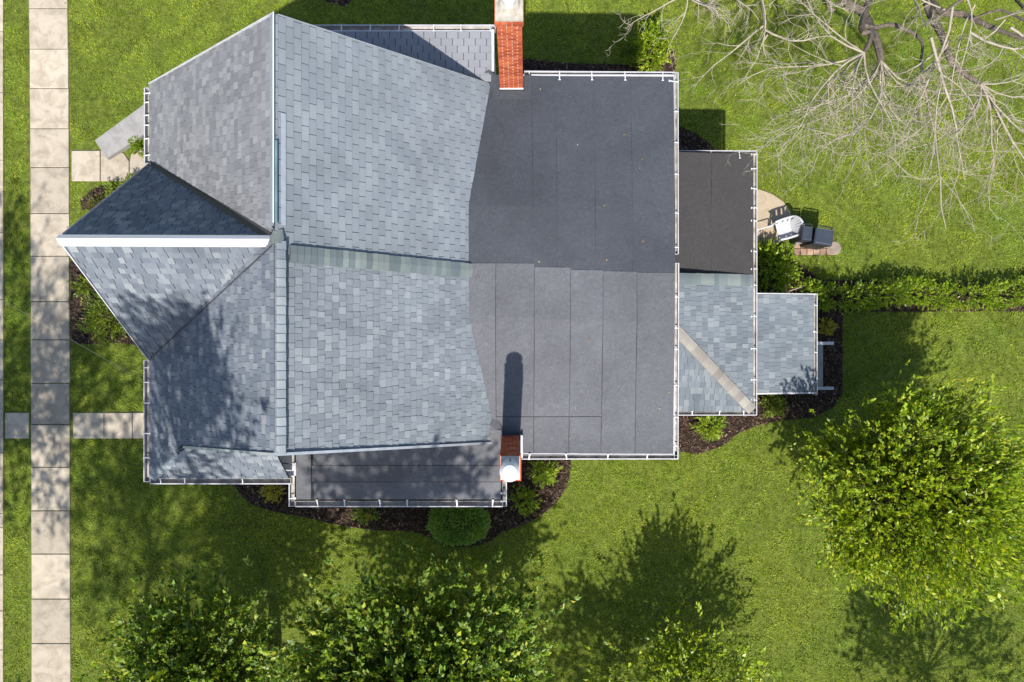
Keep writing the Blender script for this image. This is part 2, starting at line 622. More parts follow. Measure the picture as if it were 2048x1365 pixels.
# patio behind the house
cx, cy = at(1508, 462, 0).x, at(1508, 462, 0).y
pts = [(at(1480, 500).x, at(1480, 500).y), (at(1556, 490).x, at(1556, 490).y)]
pts += [tuple(at(x, y)[:2]) for x, y in ((1577, 470), (1583, 448), (1580, 425), (1566, 404), (1544, 389), (1520, 380), (1480, 374))]
pts = [(x, y, 0) for x, y in pts]
structure_patio = link('patio', slab_mesh('patio', pts, -0.02, 0.05), None, M['patio'])
structure_patio['kind'] = 'structure'
EXCL.append(pts)

# mulch beds
BEDS = {
    'front': [(141, 512), (142, 560), (141, 640), (143, 686), (175, 690), (215, 685), (262, 688), (330, 700), (400, 640), (400, 512)],
    'step': [(168, 425), (160, 405), (178, 385), (205, 370), (262, 366), (330, 360), (380, 425)],
    'south': [(462, 950), (470, 975), (488, 998), (515, 1014), (560, 1026), (620, 1036), (690, 1054), (760, 1062), (815, 1060), (855, 1072),
              (885, 1090), (930, 1096), (975, 1086), (1008, 1062), (1060, 1045), (1105, 1015), (1130, 982), (1142, 945), (1143, 860), (462, 860)],
    'corner': [(1300, 905), (1352, 903), (1395, 908), (1440, 895), (1478, 866), (1520, 849), (1570, 840), (1625, 836), (1668, 814), (1684, 785), (1685, 624),
               (2300, 622), (2300, 572), (1640, 560), (1560, 500), (1520, 478), (1490, 470), (1490, 800), (1300, 800)],
    'rear': [(1330, 225), (1357, 252), (1392, 268), (1424, 292), (1440, 320), (1330, 340)],
    'north': [(1030, 112), (1060, 120), (1120, 127), (1200, 128), (1282, 132), (1290, 100), (1345, 90), (1352, 140), (1340, 200), (1030, 200)],
    'border': [(628, -60), (640, -2), (668, 9), (702, 14), (712, -60)],
}
for i, (k, px) in enumerate(BEDS.items()):
    p3 = [Vector((*at(x, y)[:2], 0.004 + 0.002 * i)) for x, y in px]
    if k in ('south', 'front', 'step', 'rear', 'border', 'north'):
        p3 = smooth_poly(p3, 1)
    mb = MB()
    mb.poly(list(reversed(p3)))
    structure('mulch_bed', mb, M['mulch'])
    BEDS[k] = p3
    EXCL.append(p3)
HOUSE_FOOT = [(-7.6, 5.4), (-7.6, -2.7), (-4.7, -2.7), (-4.7, -3.45), (-0.35, -3.45), (-0.35, -2.4), (3.4, -2.4), (3.4, -1.75),
              (6.15, -1.75), (6.15, -1.3), (8.0, -1.3), (8.0, 1.1), (6.15, 1.1), (6.15, 4.85), (3.4, 4.85), (3.4, 5.75), (-0.3, 5.75), (-0.3, 6.75), (-4.7, 6.75), (-4.7, 5.4)]
EXCL.append(HOUSE_FOOT)

# pad of tan pavers under the bins
mb = MB()
p = [at(1588, 511), at(1668, 511), at(1668, 470), at(1588, 470)]
mb.poly([(q.x, q.y, 0.002) for q in p])
paver_pad = structure('paver_pad', mb, M['joint'])
for i in range(6):
    for j in range(3):
        slab(rect_px(1588 + i * 13, 470 + j * 13.5, 1601 + i * 13, 483.5 + j * 13.5, 0.03, 0.5), paver_pad, M['pad'], 'paver', -0.01, 0.03 + random.uniform(0, 0.008))
EXCL.append([at(1587, 510), at(1667, 510), at(1667, 470), at(1587, 470)])
mb = MB()
c = at(1668, 497, 0)
mb.lathe((c.x, c.y, 0), [(0.21, 0.0), (0.212, 0.03), (0.19, 0.045)], 18)
tag(mb.obj('stepping_stone', M['stone']), 'round tan stepping stone on the lawn beside the larger bin', 'stone')
EXCL.append([(c.x + 0.2 * math.cos(k * 0.6), c.y + 0.2 * math.sin(k * 0.6)) for k in range(10)])

# ------------------------------------------------------------------ the twin house
house = empty('twin_house', (0, 0, 0))
tag(house, 'two storey twin house with blue grey shingle roofs and flat charcoal rear roof', 'house')

ZE, ZR = 6.2, 9.4                       # eaves and main ridge
RX = -4.03                              # ridge line
SL_L = (ZR - ZE) / (RX + 7.85)          # west slope
SL_R = 0.955                            # east slope
PARTY = 1.61                            # line between the two halves


def z_left(x):
    return ZE + SL_L * (x + 7.85)


def z_right(x):
    return ZR - SL_R * (x - RX)


ZB = 6.0                                # bay roofs
GP = at(120, 478, 9.28)                 # gable peak
GN = Vector((-7.85, 3.80, ZE))
GS = Vector((-7.85, -0.385, ZE))
GE = Vector((-4.10, 1.74, 9.28))        # gable ridge meets main ridge
HIP = Vector((-6.61, -2.10, z_left(-6.61)))
SW = Vector((-7.85, -2.97, ZE))
RS = Vector((RX, -1.89, ZR))
RN = Vector((RX, 5.55, ZR))

FLAT_PTS = [(-2.6, 5.84), (-2.2, 5.86), (0.45, 6.42), (2.91, 6.44), (5.6, 6.0), (6.0, 5.97)]


def z_flat(x, y):
    z = np.interp(y, [p[0] for p in FLAT_PTS], [p[1] for p in FLAT_PTS])
    k = min(1.0, max(0.0, (3.6 - x) / 3.6))
    return 5.90 + (z - 5.90) * (0.25 + 0.75 * k)


# walls
def wall_box(x0, x1, y0, y1, z1, name='wall'):
    mb = MB()
    mb.box(x0, x1, y0, y1, 0.5, z1)
    mb.box(x0 - 0.04, x1 + 0.04, y0 - 0.04, y1 + 0.04, -0.1, 0.5, 1)
    return mb.obj(name, [M['siding'], M['found']], house)


wall_box(-7.55, -0.40, -1.80, 5.36, 5.75)
wall_box(-7.50, -4.80, -2.70, -1.81, 6.0)
wall_box(-4.60, -0.40, -3.40, -1.82, 5.85)
wall_box(-4.60, -0.40, 5.37, 6.72, 5.85)
wall_box(-0.34, 3.40, -2.30, 5.65, 5.72)
wall_box(3.41, 6.15, -1.70, 4.80, 2.85)
wall_box(6.16, 7.90, -1.22, 1.08, 2.45)


def plane_of(poly):
    n = Vector((0, 0, 0))
    c = sum(poly, Vector((0, 0, 0))) / len(poly)
    for i in range(len(poly)):
        a, b = poly[i] - c, poly[(i + 1) % len(poly)] - c
        n += a.cross(b)
    n.normalize()
    if n.z < 0:
        n = -n
    return c, n


# gable ends under the roof
mb = MB()
for y, d in ((5.36, -0.12), (-1.80, 0.12)):
    mb.prism([(-7.5, y, 6.0), (-0.95, y, 5.90), (-0.95, y, 6.2), (RX, y, ZR - 0.16)], (0, d, 0))
mb.prism([(-7.55, 3.6, 6.0), (-7.55, -0.2, 6.0), (-7.55, 1.74, 9.0)], (0.12, 0, 0))
mb.obj('gable_wall', M['siding'], house)

SHINGLES = []        # (mesh verts, faces, material index, pixel area)
SH_MATS = [M['sh_pale'], M['sh_mix'], M['sh_grey'], M['sh_left'], M['sh_slab'], M['sh_ext']]


def clip(poly, inside, cut):
    out = []
    for i in range(len(poly)):
        p, q = poly[i], poly[(i + 1) % len(poly)]
        a, b = inside(p), inside(q)
        if a:
            out.append(p)
        if a != b:
            out.append(cut(p, q))
    return out


def clip_rect(poly, u0, u1, v0, v1):
    def lim(k, val, sgn):
        return (lambda p: (p[k] - val) * sgn >= 0,
                lambda p, q: tuple(p[i] + (q[i] - p[i]) * (val - p[k]) / (q[k] - p[k]) for i in range(2)))
    for k, val, s in ((0, u0, 1), (0, u1, -1), (1, v0, 1), (1, v1, -1)):
        if len(poly) < 3:
            return []
        poly = clip(poly, *lim(k, val, s))
    return poly if len(poly) >= 3 else []


def area2(p):
    return 0.5 * abs(sum(p[i][0] * p[(i + 1) % len(p)][1] - p[(i + 1) % len(p)][0] * p[i][1] for i in range(len(p))))


def shingle_field(poly, kind, mat, expo=0.143, tab=0.29, deck=0.10):
    poly = [Vector(p) for p in poly]
    c, n = plane_of(poly)
    poly = [Vector((p.x, p.y, c.z - (n.x * (p.x - c.x) + n.y * (p.y - c.y)) / n.z)) for p in poly]
    up = Vector((0, 0, 1))
    V = (up - n * up.dot(n)).normalized()      # up the slope
    U = V.cross(n).normalized()                # along the courses
    O = poly[0].copy()
    uv = [((p - O).dot(U), (p - O).dot(V)) for p in poly]
    if sum(uv[i][0] * uv[(i + 1) % len(uv)][1] - uv[(i + 1) % len(uv)][0] * uv[i][1] for i in range(len(uv))) < 0:
        uv.reverse()
        poly.reverse()
    bd = MB()
    bd.prism([p - n * 0.004 for p in poly], -n * deck)
    slope = bd.obj('roof_slope', M['deck'], house)
    v0 = min(q[1] for q in uv)
    v1 = max(q[1] for q in uv)
    u0 = min(q[0] for q in uv)
    u1 = max(q[0] for q in uv)
    k = 0
    v = v0
    while v < v1 - 0.01:
        row = clip_rect(uv, u0 - 1, u1 + 1, v, v + expo)
        if row:
            ra, rb = min(q[0] for q in row), max(q[0] for q in row)
            if kind == 'tab':
                u = u0 - tab + (k % 2) * tab / 2 + random.uniform(-0.012, 0.012) + 0.02 * k % tab * 0
            else:
                u = ra - random.uniform(0, 0.15)
            flip = random.random() < 0.5
            while u < rb:
                if kind == 'tab':
                    w, gap, t = tab, 0.013, 0.010 + random.uniform(-0.002, 0.002)
                else:
                    flip = not flip
                    w = random.uniform(0.10, 0.17) if flip else random.uniform(0.09, 0.19)
                    gap, t = 0.005, (0.020 if flip else 0.009) + random.uniform(-0.002, 0.003)
                vb = v - (random.uniform(0.0, 0.006) if kind != 'tab' else random.uniform(-0.002, 0.003))
                if u + w > ra:
                    pc = clip_rect(uv, u, u + w - gap, vb, v + expo - 0.004)
                    if len(pc) >= 3 and area2(pc) > 0.0006:
                        top, bot = [], []
                        for (a, b) in pc:
                            h = t * (1 - 0.75 * (b - v) / expo) + 0.004
                            base = O + U * a + V * b
                            top.append(base + n * h)
                            bot.append(base - n * 0.003)
                        nn = len(top)
                        faces = [tuple(range(nn))] + [(nn + i, nn + (i + 1) % nn, (i + 1) % nn, i) for i in range(nn)]
                        cz = sum(p.z for p in top) / nn
                        px = [(p.x, p.y) for p in top]
                        SHINGLES.append((top + bot, faces, SH_MATS.index(mat), area2(px) / ((CAM_H - cz) ** 2), slope))
                u += w
        v += expo
        k += 1


# west slopes
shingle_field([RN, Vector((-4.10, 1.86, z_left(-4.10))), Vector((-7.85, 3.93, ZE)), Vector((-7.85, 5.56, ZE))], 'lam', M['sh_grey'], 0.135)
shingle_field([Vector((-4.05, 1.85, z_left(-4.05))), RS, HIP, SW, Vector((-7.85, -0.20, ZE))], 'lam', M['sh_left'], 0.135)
# east slopes: each half of the twin has its own shingles
ER1 = Vector((-0.48, 5.63, z_right(-0.48)))
ER2 = Vector((-0.93, 2.91, z_right(-0.93)))
ER3 = Vector((-0.93, PARTY, z_right(-0.93)))
ER4 = Vector((-0.86, 0.45, z_right(-0.86)))
ER5 = Vector((-0.29, -1.80, z_right(-0.29)))
ER6 = Vector((-0.267, -2.22, z_right(-0.267)))
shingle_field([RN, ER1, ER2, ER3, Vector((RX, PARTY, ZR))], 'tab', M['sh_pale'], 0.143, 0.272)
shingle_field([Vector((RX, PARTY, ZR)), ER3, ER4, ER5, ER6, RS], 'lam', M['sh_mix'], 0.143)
# front gable
shingle_field([GP, GN, GE], 'lam', M['sh_left'], 0.135)
shingle_field([GP, GE + Vector((0.12, 0, 0)), GE + Vector((0.12, -0.2, -0.28)), GS], 'lam', M['sh_left'], 0.143)
# south skirt roof under the gable end
shingle_field([SW, HIP, Vector((-4.84, -2.10, HIP.z)), Vector((-4.84, -2.97, ZE))], 'lam', M['sh_left'], 0.135, deck=0.03)
# north bay, low slope of silver shingles
shingle_field([Vector((-4.8, 6.80, ZB)), Vector((-0.45, 6.80, ZB)), Vector((-0.45, 5.66, ZB + 0.106)), Vector((-4.8, 5.66, ZB + 0.106))], 'tab', M['sh_slab'], 0.165, 0.25)
# rear extension, hipped
XC = Vector((6.36, -1.86, 3.0))
SLX = 0.22
XH = Vector((3.52, 0.98, 3.0 + SLX * 2.84))
shingle_field([XC, XH, Vector((3.52, 1.60, XH.z)), Vector((6.36, 1.60, 3.0))], 'lam', M['sh_ext'], 0.165)
shingle_field([XC, Vector((3.52, -1.86, 3.0)), XH], 'lam', M['sh_ext'], 0.165)
# back porch
shingle_field([Vector((8.16, 1.24, 2.55)), Vector((6.42, 1.24, 2.84)), Vector((6.42, -1.38, 2.84)), Vector((8.16, -1.38, 2.55))], 'lam', M['sh_ext'], 0.165)

order = sorted(range(len(SHINGLES)), key=lambda i: -SHINGLES[i][3])
single = set(order[:300])
bulk = MB()
for i, (v, f, mi, _, slope) in enumerate(SHINGLES):
    if i in single:
        me = bpy.data.meshes.new('shingle')
        c = sum(v, Vector((0, 0, 0))) / len(v)
        me.from_pydata([p - c for p in v], [], f)
        me.update()
        o = link('shingle', me, slope, SH_MATS[mi])
        o.location = c
    else:
        bulk.add(v, f, mi)
o = bulk.obj('shingle_courses', SH_MATS, house)
o['kind'] = 'stuff'


# ridge and hip caps, piece by piece
def cap_run(name, label_mat, p, q, n, width, lift, parent, drop_a, drop_b, thick=0.018, wob=0.004, seg=5):
    """n overlapping cap shingles from p to q; drop_a / drop_b: fall of the two wings per metre of half width"""
    p, q = Vector(p), Vector(q)
    d = (q - p).normalized()
    s = d.cross(Vector((0, 0, 1))).normalized()
    step = (q - p) / n
    for i in range(n):
        a = p + step * i
        b = a + step * 0.985
        mb = MB()
        w = width * random.uniform(0.97, 1.03)
        rows = []
        for pt, hh in ((a, thick), (b, 0.004)):
            r = []
            for k in range(seg + 1):
                t = -1 + 2 * k / seg
                dr = (drop_a if t < 0 else drop_b) * abs(t) ** 1.3 * w / 2
                r.append(pt + s * (t * w / 2) + Vector((0, 0, lift + hh - dr + random.uniform(-wob, wob) * 0.4)))
            rows.append(r)
        v = rows[0] + rows[1] + [x - Vector((0, 0, 0.03)) for x in rows[0]] + [x - Vector((0, 0, 0.03)) for x in rows[1]]
        m = seg + 1
        f = []
        for k in range(seg):
            f.append((k, k + 1, m + k + 1, m + k))
            f.append((2 * m + k, 2 * m + k + 1, k + 1, k))
        f.append((0, m, 3 * m, 2 * m))
        f.append((seg, 2 * m + seg, 3 * m + seg, m + seg))
        mb.add(v, f)
        mb.obj(name, label_mat, parent)


ridge = MB()
ridge.box(RX - 0.03, RX + 0.05, -1.86, 1.72, ZR - 0.12, ZR - 0.04)
ridge_o = ridge.obj('ridge', M['deck'], house)
cap_run('ridge_cap', M['sh_cap'], (RX + 0.06, 1.70, ZR), (RX + 0.06, -1.93, ZR), 23, 0.24, 0.03, ridge_o, 0.55, 1.45, thick=0.020)
# rounded end of the ridge where the front gable meets it
mb = MB()
mb.add([(RX - 0.13, 1.66, ZR - 0.02), (RX + 0.16, 1.66, ZR - 0.02), (RX + 0.12, 1.90, ZR - 0.03), (RX - 0.03, 1.92, ZR - 0.03),
        (RX - 0.02, 1.66, ZR + 0.08), (RX + 0.08, 1.66, ZR + 0.08)],
       [(0, 4, 3), (4, 5, 2, 3), (5, 1, 2), (0, 1, 5, 4)])
mb.obj('ridge_end_cap', M['sh_green'], ridge_o)

party = MB()
pa, pb = Vector((RX + 0.18, PARTY - 0.11, z_right(RX + 0.18))), Vector((-0.86, PARTY - 0.11, z_right(-0.86)))
nR = Vector((SL_R, 0, 1)).normalized()
party.bar(pa + nR * 0.02, pb + nR * 0.02, 0.22, 0.07, up=nR)
party_o = party.obj('party_line_ridge', M['deck'], house)
NP = 33
for i in range(NP):
    a = pa.lerp(pb, i / NP)
    b = pa.lerp(pb, (i + 0.97) / NP)
    w = 0.150 + random.uniform(-0.004, 0.004)
    mb = MB()
    top = []
    for pt, h in ((a, 0.062), (b, 0.074)):
        top.append((pt, h))
    (p0, h0), (p1, h1) = top
    y0, y1 = Vector((0, w, 0)), Vector((0, -w, 0))
    vv = [p0 + y1 + nR * (h0 - 0.012), p1 + y1 + nR * (h1 - 0.012), p1 + nR * (h1 + 0.008), p0 + nR * (h0 + 0.008), p1 + y0 + nR * h1, p0 + y0 + nR * h0]
    lo = [x - nR * 0.05 for x in vv]
    mb.add(vv + lo, [(0, 1, 2, 3), (3, 2, 4, 5), (6, 7, 1, 0), (1, 7, 10, 4), (4, 10, 11, 5), (0, 5, 11, 6)])
    mb.obj('ridge_cap', M['sh_green'], party_o)

hip = MB()
hip.bar(SW + Vector((0.06, 0.05, 0.0)), HIP + Vector((0.02, 0, 0.0)), 0.10, 0.04)
hip_o = hip.obj('hip', M['deck'], house)
cap_run('hip_cap', M['sh_cap'], SW + Vector((0.03, 0.03, 0.0)), HIP + Vector((0.12, 0.02, 0.02)), 9, 0.235, 0.05, hip_o, 0.65, 0.65)
# rake edge from hip to ridge on the south gable
mb = MB()
mb.bar(HIP + Vector((0.02, -0.03, 0.0)), RS + Vector((0, -0.03, 0.0)), 0.05, 0.10)
mb.bar(RS + Vector((0.02, -0.03, 0.0)), ER6 + Vector((0, -0.03, 0.0)), 0.05, 0.10)
mb.obj('rake_board', M['galv'], house)
mb = MB()
mb.bar(RN + Vector((-0.02, 0.02, -0.03)), Vector((-7.85, 5.575, ZE - 0.02)), 0.022, 0.10)
mb.obj('rake_board', M['white'], house)
mb = MB()
mb.bar(RN + Vector((0.02, 0.012, -0.04)), ER1 + Vector((0, 0.012, -0.03)), 0.015, 0.08)
mb.obj('rake_board', M['galv'], house)

# exposed metal ridge of the upper half
mb = MB()
mb.add([(RX - 0.10, 1.95, z_left(RX - 0.10) + 0.035), (RX - 0.10, 5.57, z_left(RX - 0.10) + 0.035),
        (RX + 0.005, 5.57, ZR + 0.075), (RX + 0.005, 1.95, ZR + 0.075),
        (RX + 0.005, 5.57, ZR - 0.05), (RX + 0.005, 1.95, ZR - 0.05)], [(0, 3, 2, 1), (3, 5, 4, 2)])
mr = mb.obj('metal_ridge', M['sh_cap'], house)
mb = MB()
mb.box(RX - 0.010, RX + 0.010, 2.0, 5.56, ZR + 0.055, ZR + 0.08)
mb.obj('ridge_strip', M['white_metal'], mr)
mb = MB()
mb.box(RX + 0.014, RX + 0.055, 2.02, 3.40, ZR - 0.03, ZR + 0.045)
mb.obj('copper_strip', M['teal'], mr)
mb = MB()
mb.add([(RX + 0.085, 1.98, z_right(RX + 0.085) + 0.03), (RX + 0.15, 1.98, z_right(RX + 0.15) + 0.03), (RX + 0.15, 3.9, z_right(RX + 0.15) + 0.03), (RX + 0.085, 3.9, z_right(RX + 0.085) + 0.03)],
       [(0, 1, 2, 3)])
mb.obj('flashing', M['galv'], mr)

# front gable: white metal ridge, rake boards and dark valley
mb = MB()
for s, m_ in ((1, 0), (-1, 1)):
    w = 0.075 if s > 0 else 0.115
    a, b = GP + Vector((-0.03, 0, 0.03)), GE + Vector((0.05, 0, 0.05))
    dz = -1.0 * w
    mb.add([a + Vector((0, 0, 0.03)), b + Vector((0, 0, 0.03)), b + Vector((0, s * w, dz + 0.03)), a + Vector((0, s * w, dz + 0.03)),
            a + Vector((0, s * w, dz - 0.06)), b + Vector((0, s * w, dz - 0.06))],
           [(0, 1, 2, 3), (3, 2, 5, 4)] if s < 0 else [(3, 2, 1, 0), (4, 5, 2, 3)])
gr = mb.obj('gable_ridge_cap', M['white_metal'], house)
mb = MB()
for e, s in ((GN, 1), (GS, -1)):
    mb.bar(GP + Vector((-0.015, s * 0.05, -0.13)), e + Vector((-0.015, 0, -0.03)), 0.022, 0.14)
mb.obj('rake_board', M['white'], house)
mb = MB()
va, vb = GN + Vector((0.0, 0.02, 0.0)), Vector((-4.16, 1.80, z_left(-4.16)))
d = (vb - va).normalized()
sd = d.cross(Vector((0, 0, 1))).normalized()
mb.add([va - sd * 0.03 + Vector((0, 0, 0.0)), vb - sd * 0.03 + Vector((0, 0, 0.0)), vb - sd * 0.15 + Vector((0, 0, 0.045)), va - sd * 0.15 + Vector((0, 0, 0.045))],
       [(0, 1, 2, 3)])
mb.add([va + sd * 0.10 + Vector((0, 0, 0.03)), vb + sd * 0.08 + Vector((0, 0, 0.03)), vb - sd * 0.03, va - sd * 0.03], [(0, 1, 2, 3)])
vo = mb.obj('valley_flashing', M['dark_metal'], house)
mb = MB()
mb.bar(GS + Vector((0.02, 0.0, 0.035)), Vector((-4.10, 1.62, z_left(-4.10) + 0.02)), 0.022, 0.02)
mb.obj('valley_flashing', M['dark_metal'], house)
mb = MB()
mb.bar(va - sd * 0.15 + Vector((0.08, 0, 0.05)), vb - sd * 0.14 + Vector((0, 0, 0.05)), 0.016, 0.03)
mb.obj('drip_edge', M['white'], vo)

# rear flat roof: rolls of roofing laid side by side over the boarding
fr = MB()
ys = [-2.50, -2.2, -1.2, 0.45, 1.6, 2.91, 4.2, 5.6, 5.84]
xs = [-1.5, -0.5, 1.0, 2.4, 3.57]
for zo, flip in ((-0.012, False), (-0.16, True)):
    b = len(fr.v)
    for y in ys:
        for x in xs:
            fr.v.append((x, y, z_flat(x, y) + zo))
    for i in range(len(ys) - 1):
        for j in range(len(xs) - 1):
            q = (b + i * 5 + j, b + i * 5 + j + 1, b + (i + 1) * 5 + j + 1, b + (i + 1) * 5 + j)
            fr.f.append(tuple(reversed(q)) if flip else q)
            fr.m.append(0)
flat = fr.obj('flat_roof', M['deck'], house)


def strip(x0, x1, y0, y1, zf, mat, parent, lift=0.0, lap=0.004, gap=0.013, nx=7, ny=26, name='roofing_strip', wob=0.006, edge_noise=0.002):
    mb = MB()
    x0, x1 = x0 + gap / 2, x1 - gap / 2
    ph = random.uniform(0, 10)
    for i in range(ny + 1):
        ty = i / ny
        y = y0 + (y1 - y0) * ty
        ea = edge_noise * math.sin(ty * 9 + ph)
        eb = edge_noise * math.sin(ty * 7 + ph * 1.7)
        for j in range(nx + 1):
            t = j / nx
            x = (x0 + ea) * (1 - t) + (x1 + eb) * t
            z = zf(x, y) + lift + lap * t + wob * (math.sin(y * 5.1 + x * 3 + ph) * math.sin(x * 6.3 - y * 1.7 + ph) + 0.6 * random.uniform(-1, 1) * 0.3)
            mb.v.append((x, y, z))
    m = nx + 1
    for i in range(ny):
        for j in range(nx):
            mb.f.append((i * m + j, i * m + j + 1, (i + 1) * m + j + 1, (i + 1) * m + j))
            mb.m.append(0)
    base = len(mb.v)
    rim = [j for j in range(m)] + [i * m + nx for i in range(1, ny + 1)] + [ny * m + j for j in range(nx - 1, -1, -1)] + [i * m for i in range(ny - 1, 0, -1)]
    for k in rim:
        x, y, z = mb.v[k]
        mb.v.append((x, y, z - 0.02 - lift))
    for k in range(len(rim)):
        k2 = (k + 1) % len(rim)
        mb.f.append((rim[k2], rim[k], base + k, base + k2))
        mb.m.append(0)
    return mb.obj(name, mat, parent)


XU = [-1.35, 0.44, 0.965, 1.80, 2.62, 3.57]
YU = [1.58, 1.55, 1.47, 1.45, 1.45]
for (x0, x1), y0 in zip(zip(XU[:-1], XU[1:]), YU):
    strip(x0, x1, y0, 5.83, z_flat, M['mem_dark'], flat, 0.012, gap=0.004)
XL = [-1.35, -0.35, 0.48, 1.26, 1.97, 2.72, 3.57]
YL = [1.655, 1.655, 1.58, 1.53, 1.51, 1.49]
for (x0, x1), y1 in zip(zip(XL[:-1], XL[1:]), YL):
    if x0 >= -0.4 and x1 < 2.0:
        strip(x0, x1, -1.66, y1, z_flat, M['mem_lite'], flat, 0.022, gap=0.010)
        strip(x0, x1, -2.49, -1.672, z_flat, M['mem_lite'], flat, 0.022, ny=8)
    else:
        strip(x0, x1, -2.49, y1, z_flat, M['mem_lite'], flat, 0.022, gap=0.010)
# membrane dressed around the foot of the north chimney
mb = MB()
for x0, x1, y0, y1, z0, z1 in ((-0.42, -0.27, 5.35, 5.80, 6.03, 6.12), (0.27, 0.42, 5.35, 5.80, 6.03, 6.10), (-0.42, 0.42, 5.28, 5.47, 6.0, 6.09)):
    mb.box(x0, x1, y0, y1, z0, z1)
mb.prism([(-0.62, 5.86, 6.085), (-0.50, 5.92, 6.10), (-0.36, 5.80, 6.10), (-0.36, 5.40, 6.06), (-0.44, 5.50, 6.03), (-0.52, 5.66, 6.04)], (0, 0, 0.012))
mb.obj('chimney_membrane', M['mem_dark'], flat)
# edge trims of the flat roof
mb = MB()
mb.box(3.565, 3.60, -2.52, 5.88, 5.70, 5.90)
mb.box(-0.30, 3.565, 5.835, 5.87, 5.72, 5.97)
mb.box(-0.25, 3.565, -2.53, -2.495, 5.66, 5.85)
mb.obj('fascia', M['white'], house)

# south bay roof
mb = MB()
mb.box(-4.76, -0.22, -3.49, -1.95, ZB - 0.15, ZB - 0.02)
bay = mb.obj('bay_roof', M['deck'], house)
mb = MB()
mb.prism([(-0.75, -2.05, 6.02), (-0.215, -2.05, 6.02), (-0.215, -1.86, 5.90), (-0.30, -1.62, 5.90), (-0.75, -1.62, 6.0)], (0, 0, 0.03))
mb.obj('chimney_membrane', M['mem_bay'], bay)


def z_bay(x, y):
    return ZB + 0.02 * (y + 3.5)


def strip_y(x0, x1, y0, y1, zf, mat, parent, **kw):
    return strip(x0, x1, y0, y1, zf, mat, parent, nx=14, ny=7, **kw)


for (x0, x1, y0, y1, lf) in ((-4.37, -0.24, -2.72, -1.95, 0.012), (-4.40, -0.24, -3.09, -2.732, 0.008), (-4.36, -0.24, -3.48, -3.10, 0.004), (-4.75, -4.41, -3.48, -1.95, 0.0)):
    strip_y(x0, x1, y0, y1, z_bay, M['mem_bay'], bay, lift=lf)
# north bay: trim along the chimney side
mb = MB()
mb.box(-0.45, -0.39, 5.9, 6.82, 5.95, ZB + 0.07)
mb.box(-4.8, -0.45, 6.805, 6.83, 5.82, ZB - 0.005)
mb.obj('fascia', M['white'], house)

# extension: flat charcoal part of the upper half
mb = MB()
mb.box(3.50, 6.36, 1.63, 4.93, 2.86, 2.98)
ext = mb.obj('extension_roof', M['deck'], house)


def z_ext(x, y):
    return 3.02 + 0.105 * (6.36 - x)


for x0, x1 in ((3.45, 4.28), (4.28, 5.22), (5.22, 6.36)):
    strip(x0, x1, 1.66, 4.92, z_ext, M['mem_ext'], ext, 0.0, lap=0.014, gap=0.010 if x0 > 4.3 else 0.004, wob=0.004)
mb = MB()
mb.prism([(3.5, 1.70, 3.0), (6.36, 1.70, 2.86), (6.36, 4.9, 2.86), (3.5, 4.9, 3.0)], (0, 0, 0.14))
mb.obj('extension_boarding', M['deck'], ext)
# caps between the halves of the extension and along its hip
mb = MB()
mb.bar((3.52, 1.60, XH.z - 0.03), (6.34, 1.60, 3.0), 0.2, 0.08)
eo = mb.obj('party_line_ridge', M['deck'], house)
cap_run('ridge_cap', M['sh_green'], (6.36, 1.60, 3.03), (3.52, 1.60, XH.z + 0.01), 23, 0.30, 0.02, eo, 0.16, 0.16)
mb = MB()
mb.bar(XC + Vector((-0.05, 0.05, 0)), XH, 0.10, 0.05)
ho = mb.obj('hip', M['deck'], house)
cap_run('hip_cap', M['sh_beige'], XC + Vector((-0.03, 0.03, 0.0)), XH, 19, 0.27, 0.035, ho, 0.16, 0.16)
mb = MB()
mb.box(3.52, 3.95, 1.50, 1.57, XH.z + 0.03, XH.z + 0.08)
mb.obj('flashing', M['dark_metal'], eo)


# gutters
def gutter(p, q, out, w=0.125, h=0.11, straps=(), ends=True, strap_in=0.16, name='gutter'):
    """open U channel from p to q (top inner edge); out: horizontal unit vector away from the roof"""
    p, q, out = Vector(p), Vector(q), Vector(out)
    prof_o = [(0, 0), (0, -h), (w, -h), (w, 0)]
    t = 0.006
    mb = MB()
    lip = 0.015

    def P(e, a, b):
        return e + out * a + Vector((0, 0, b))
    pieces = [((0, 0.0), (t, -h)), ((t, -h + t), (w - t, -h)), ((w - t, 0.0), (w, -h)), ((w - lip, 0.004), (w + 0.006, -0.010))]
    for idx, ((a0, b0), (a1, b1)) in enumerate(pieces):
        v = [P(p, a0, b0), P(p, a1, b0), P(p, a1, b1), P(p, a0, b1), P(q, a0, b0), P(q, a1, b0), P(q, a1, b1), P(q, a0, b1)]
        mb.add(v, [(0, 1, 2, 3), (7, 6, 5, 4), (0, 4, 5, 1), (1, 5, 6, 2), (2, 6, 7, 3), (3, 7, 4, 0)], 1 if idx < 2 else 0)
    if ends:
        for e, sg in ((p, 1), (q, -1)):
            d = (q - p).normalized() * sg * t
            mb.prism([P(e, 0, 0), P(e, w, 0), P(e, w, -h), P(e, 0, -h)], d)
    o = mb.obj(name, [M['white'], M['gutter_in']], house)
    for s in straps:
        c = p.lerp(q, s)
        b = MB()
        tw = random.uniform(-0.015, 0.015)
        d = (q - p).normalized()
        b.bar(c - out * strap_in + Vector((0, 0, 0.042)) + d * tw, c + out * (w * 0.55) + Vector((0, 0, 0.022)), 0.022, 0.010)
        b.bar(c + out * (w * 0.5) + Vector((0, 0, 0.02)), c + out * (w + 0.004) + Vector((0, 0, 0.012)), 0.022, 0.010)
        b.bar(c - out * strap_in - d * 0.024 + d * tw + Vector((0, 0, 0.046)), c - out * strap_in + d * 0.024 + d * tw + Vector((0, 0, 0.046)), 0.022, 0.010)
        b.obj('gutter_bracket', M['white_metal'], o)
    return o


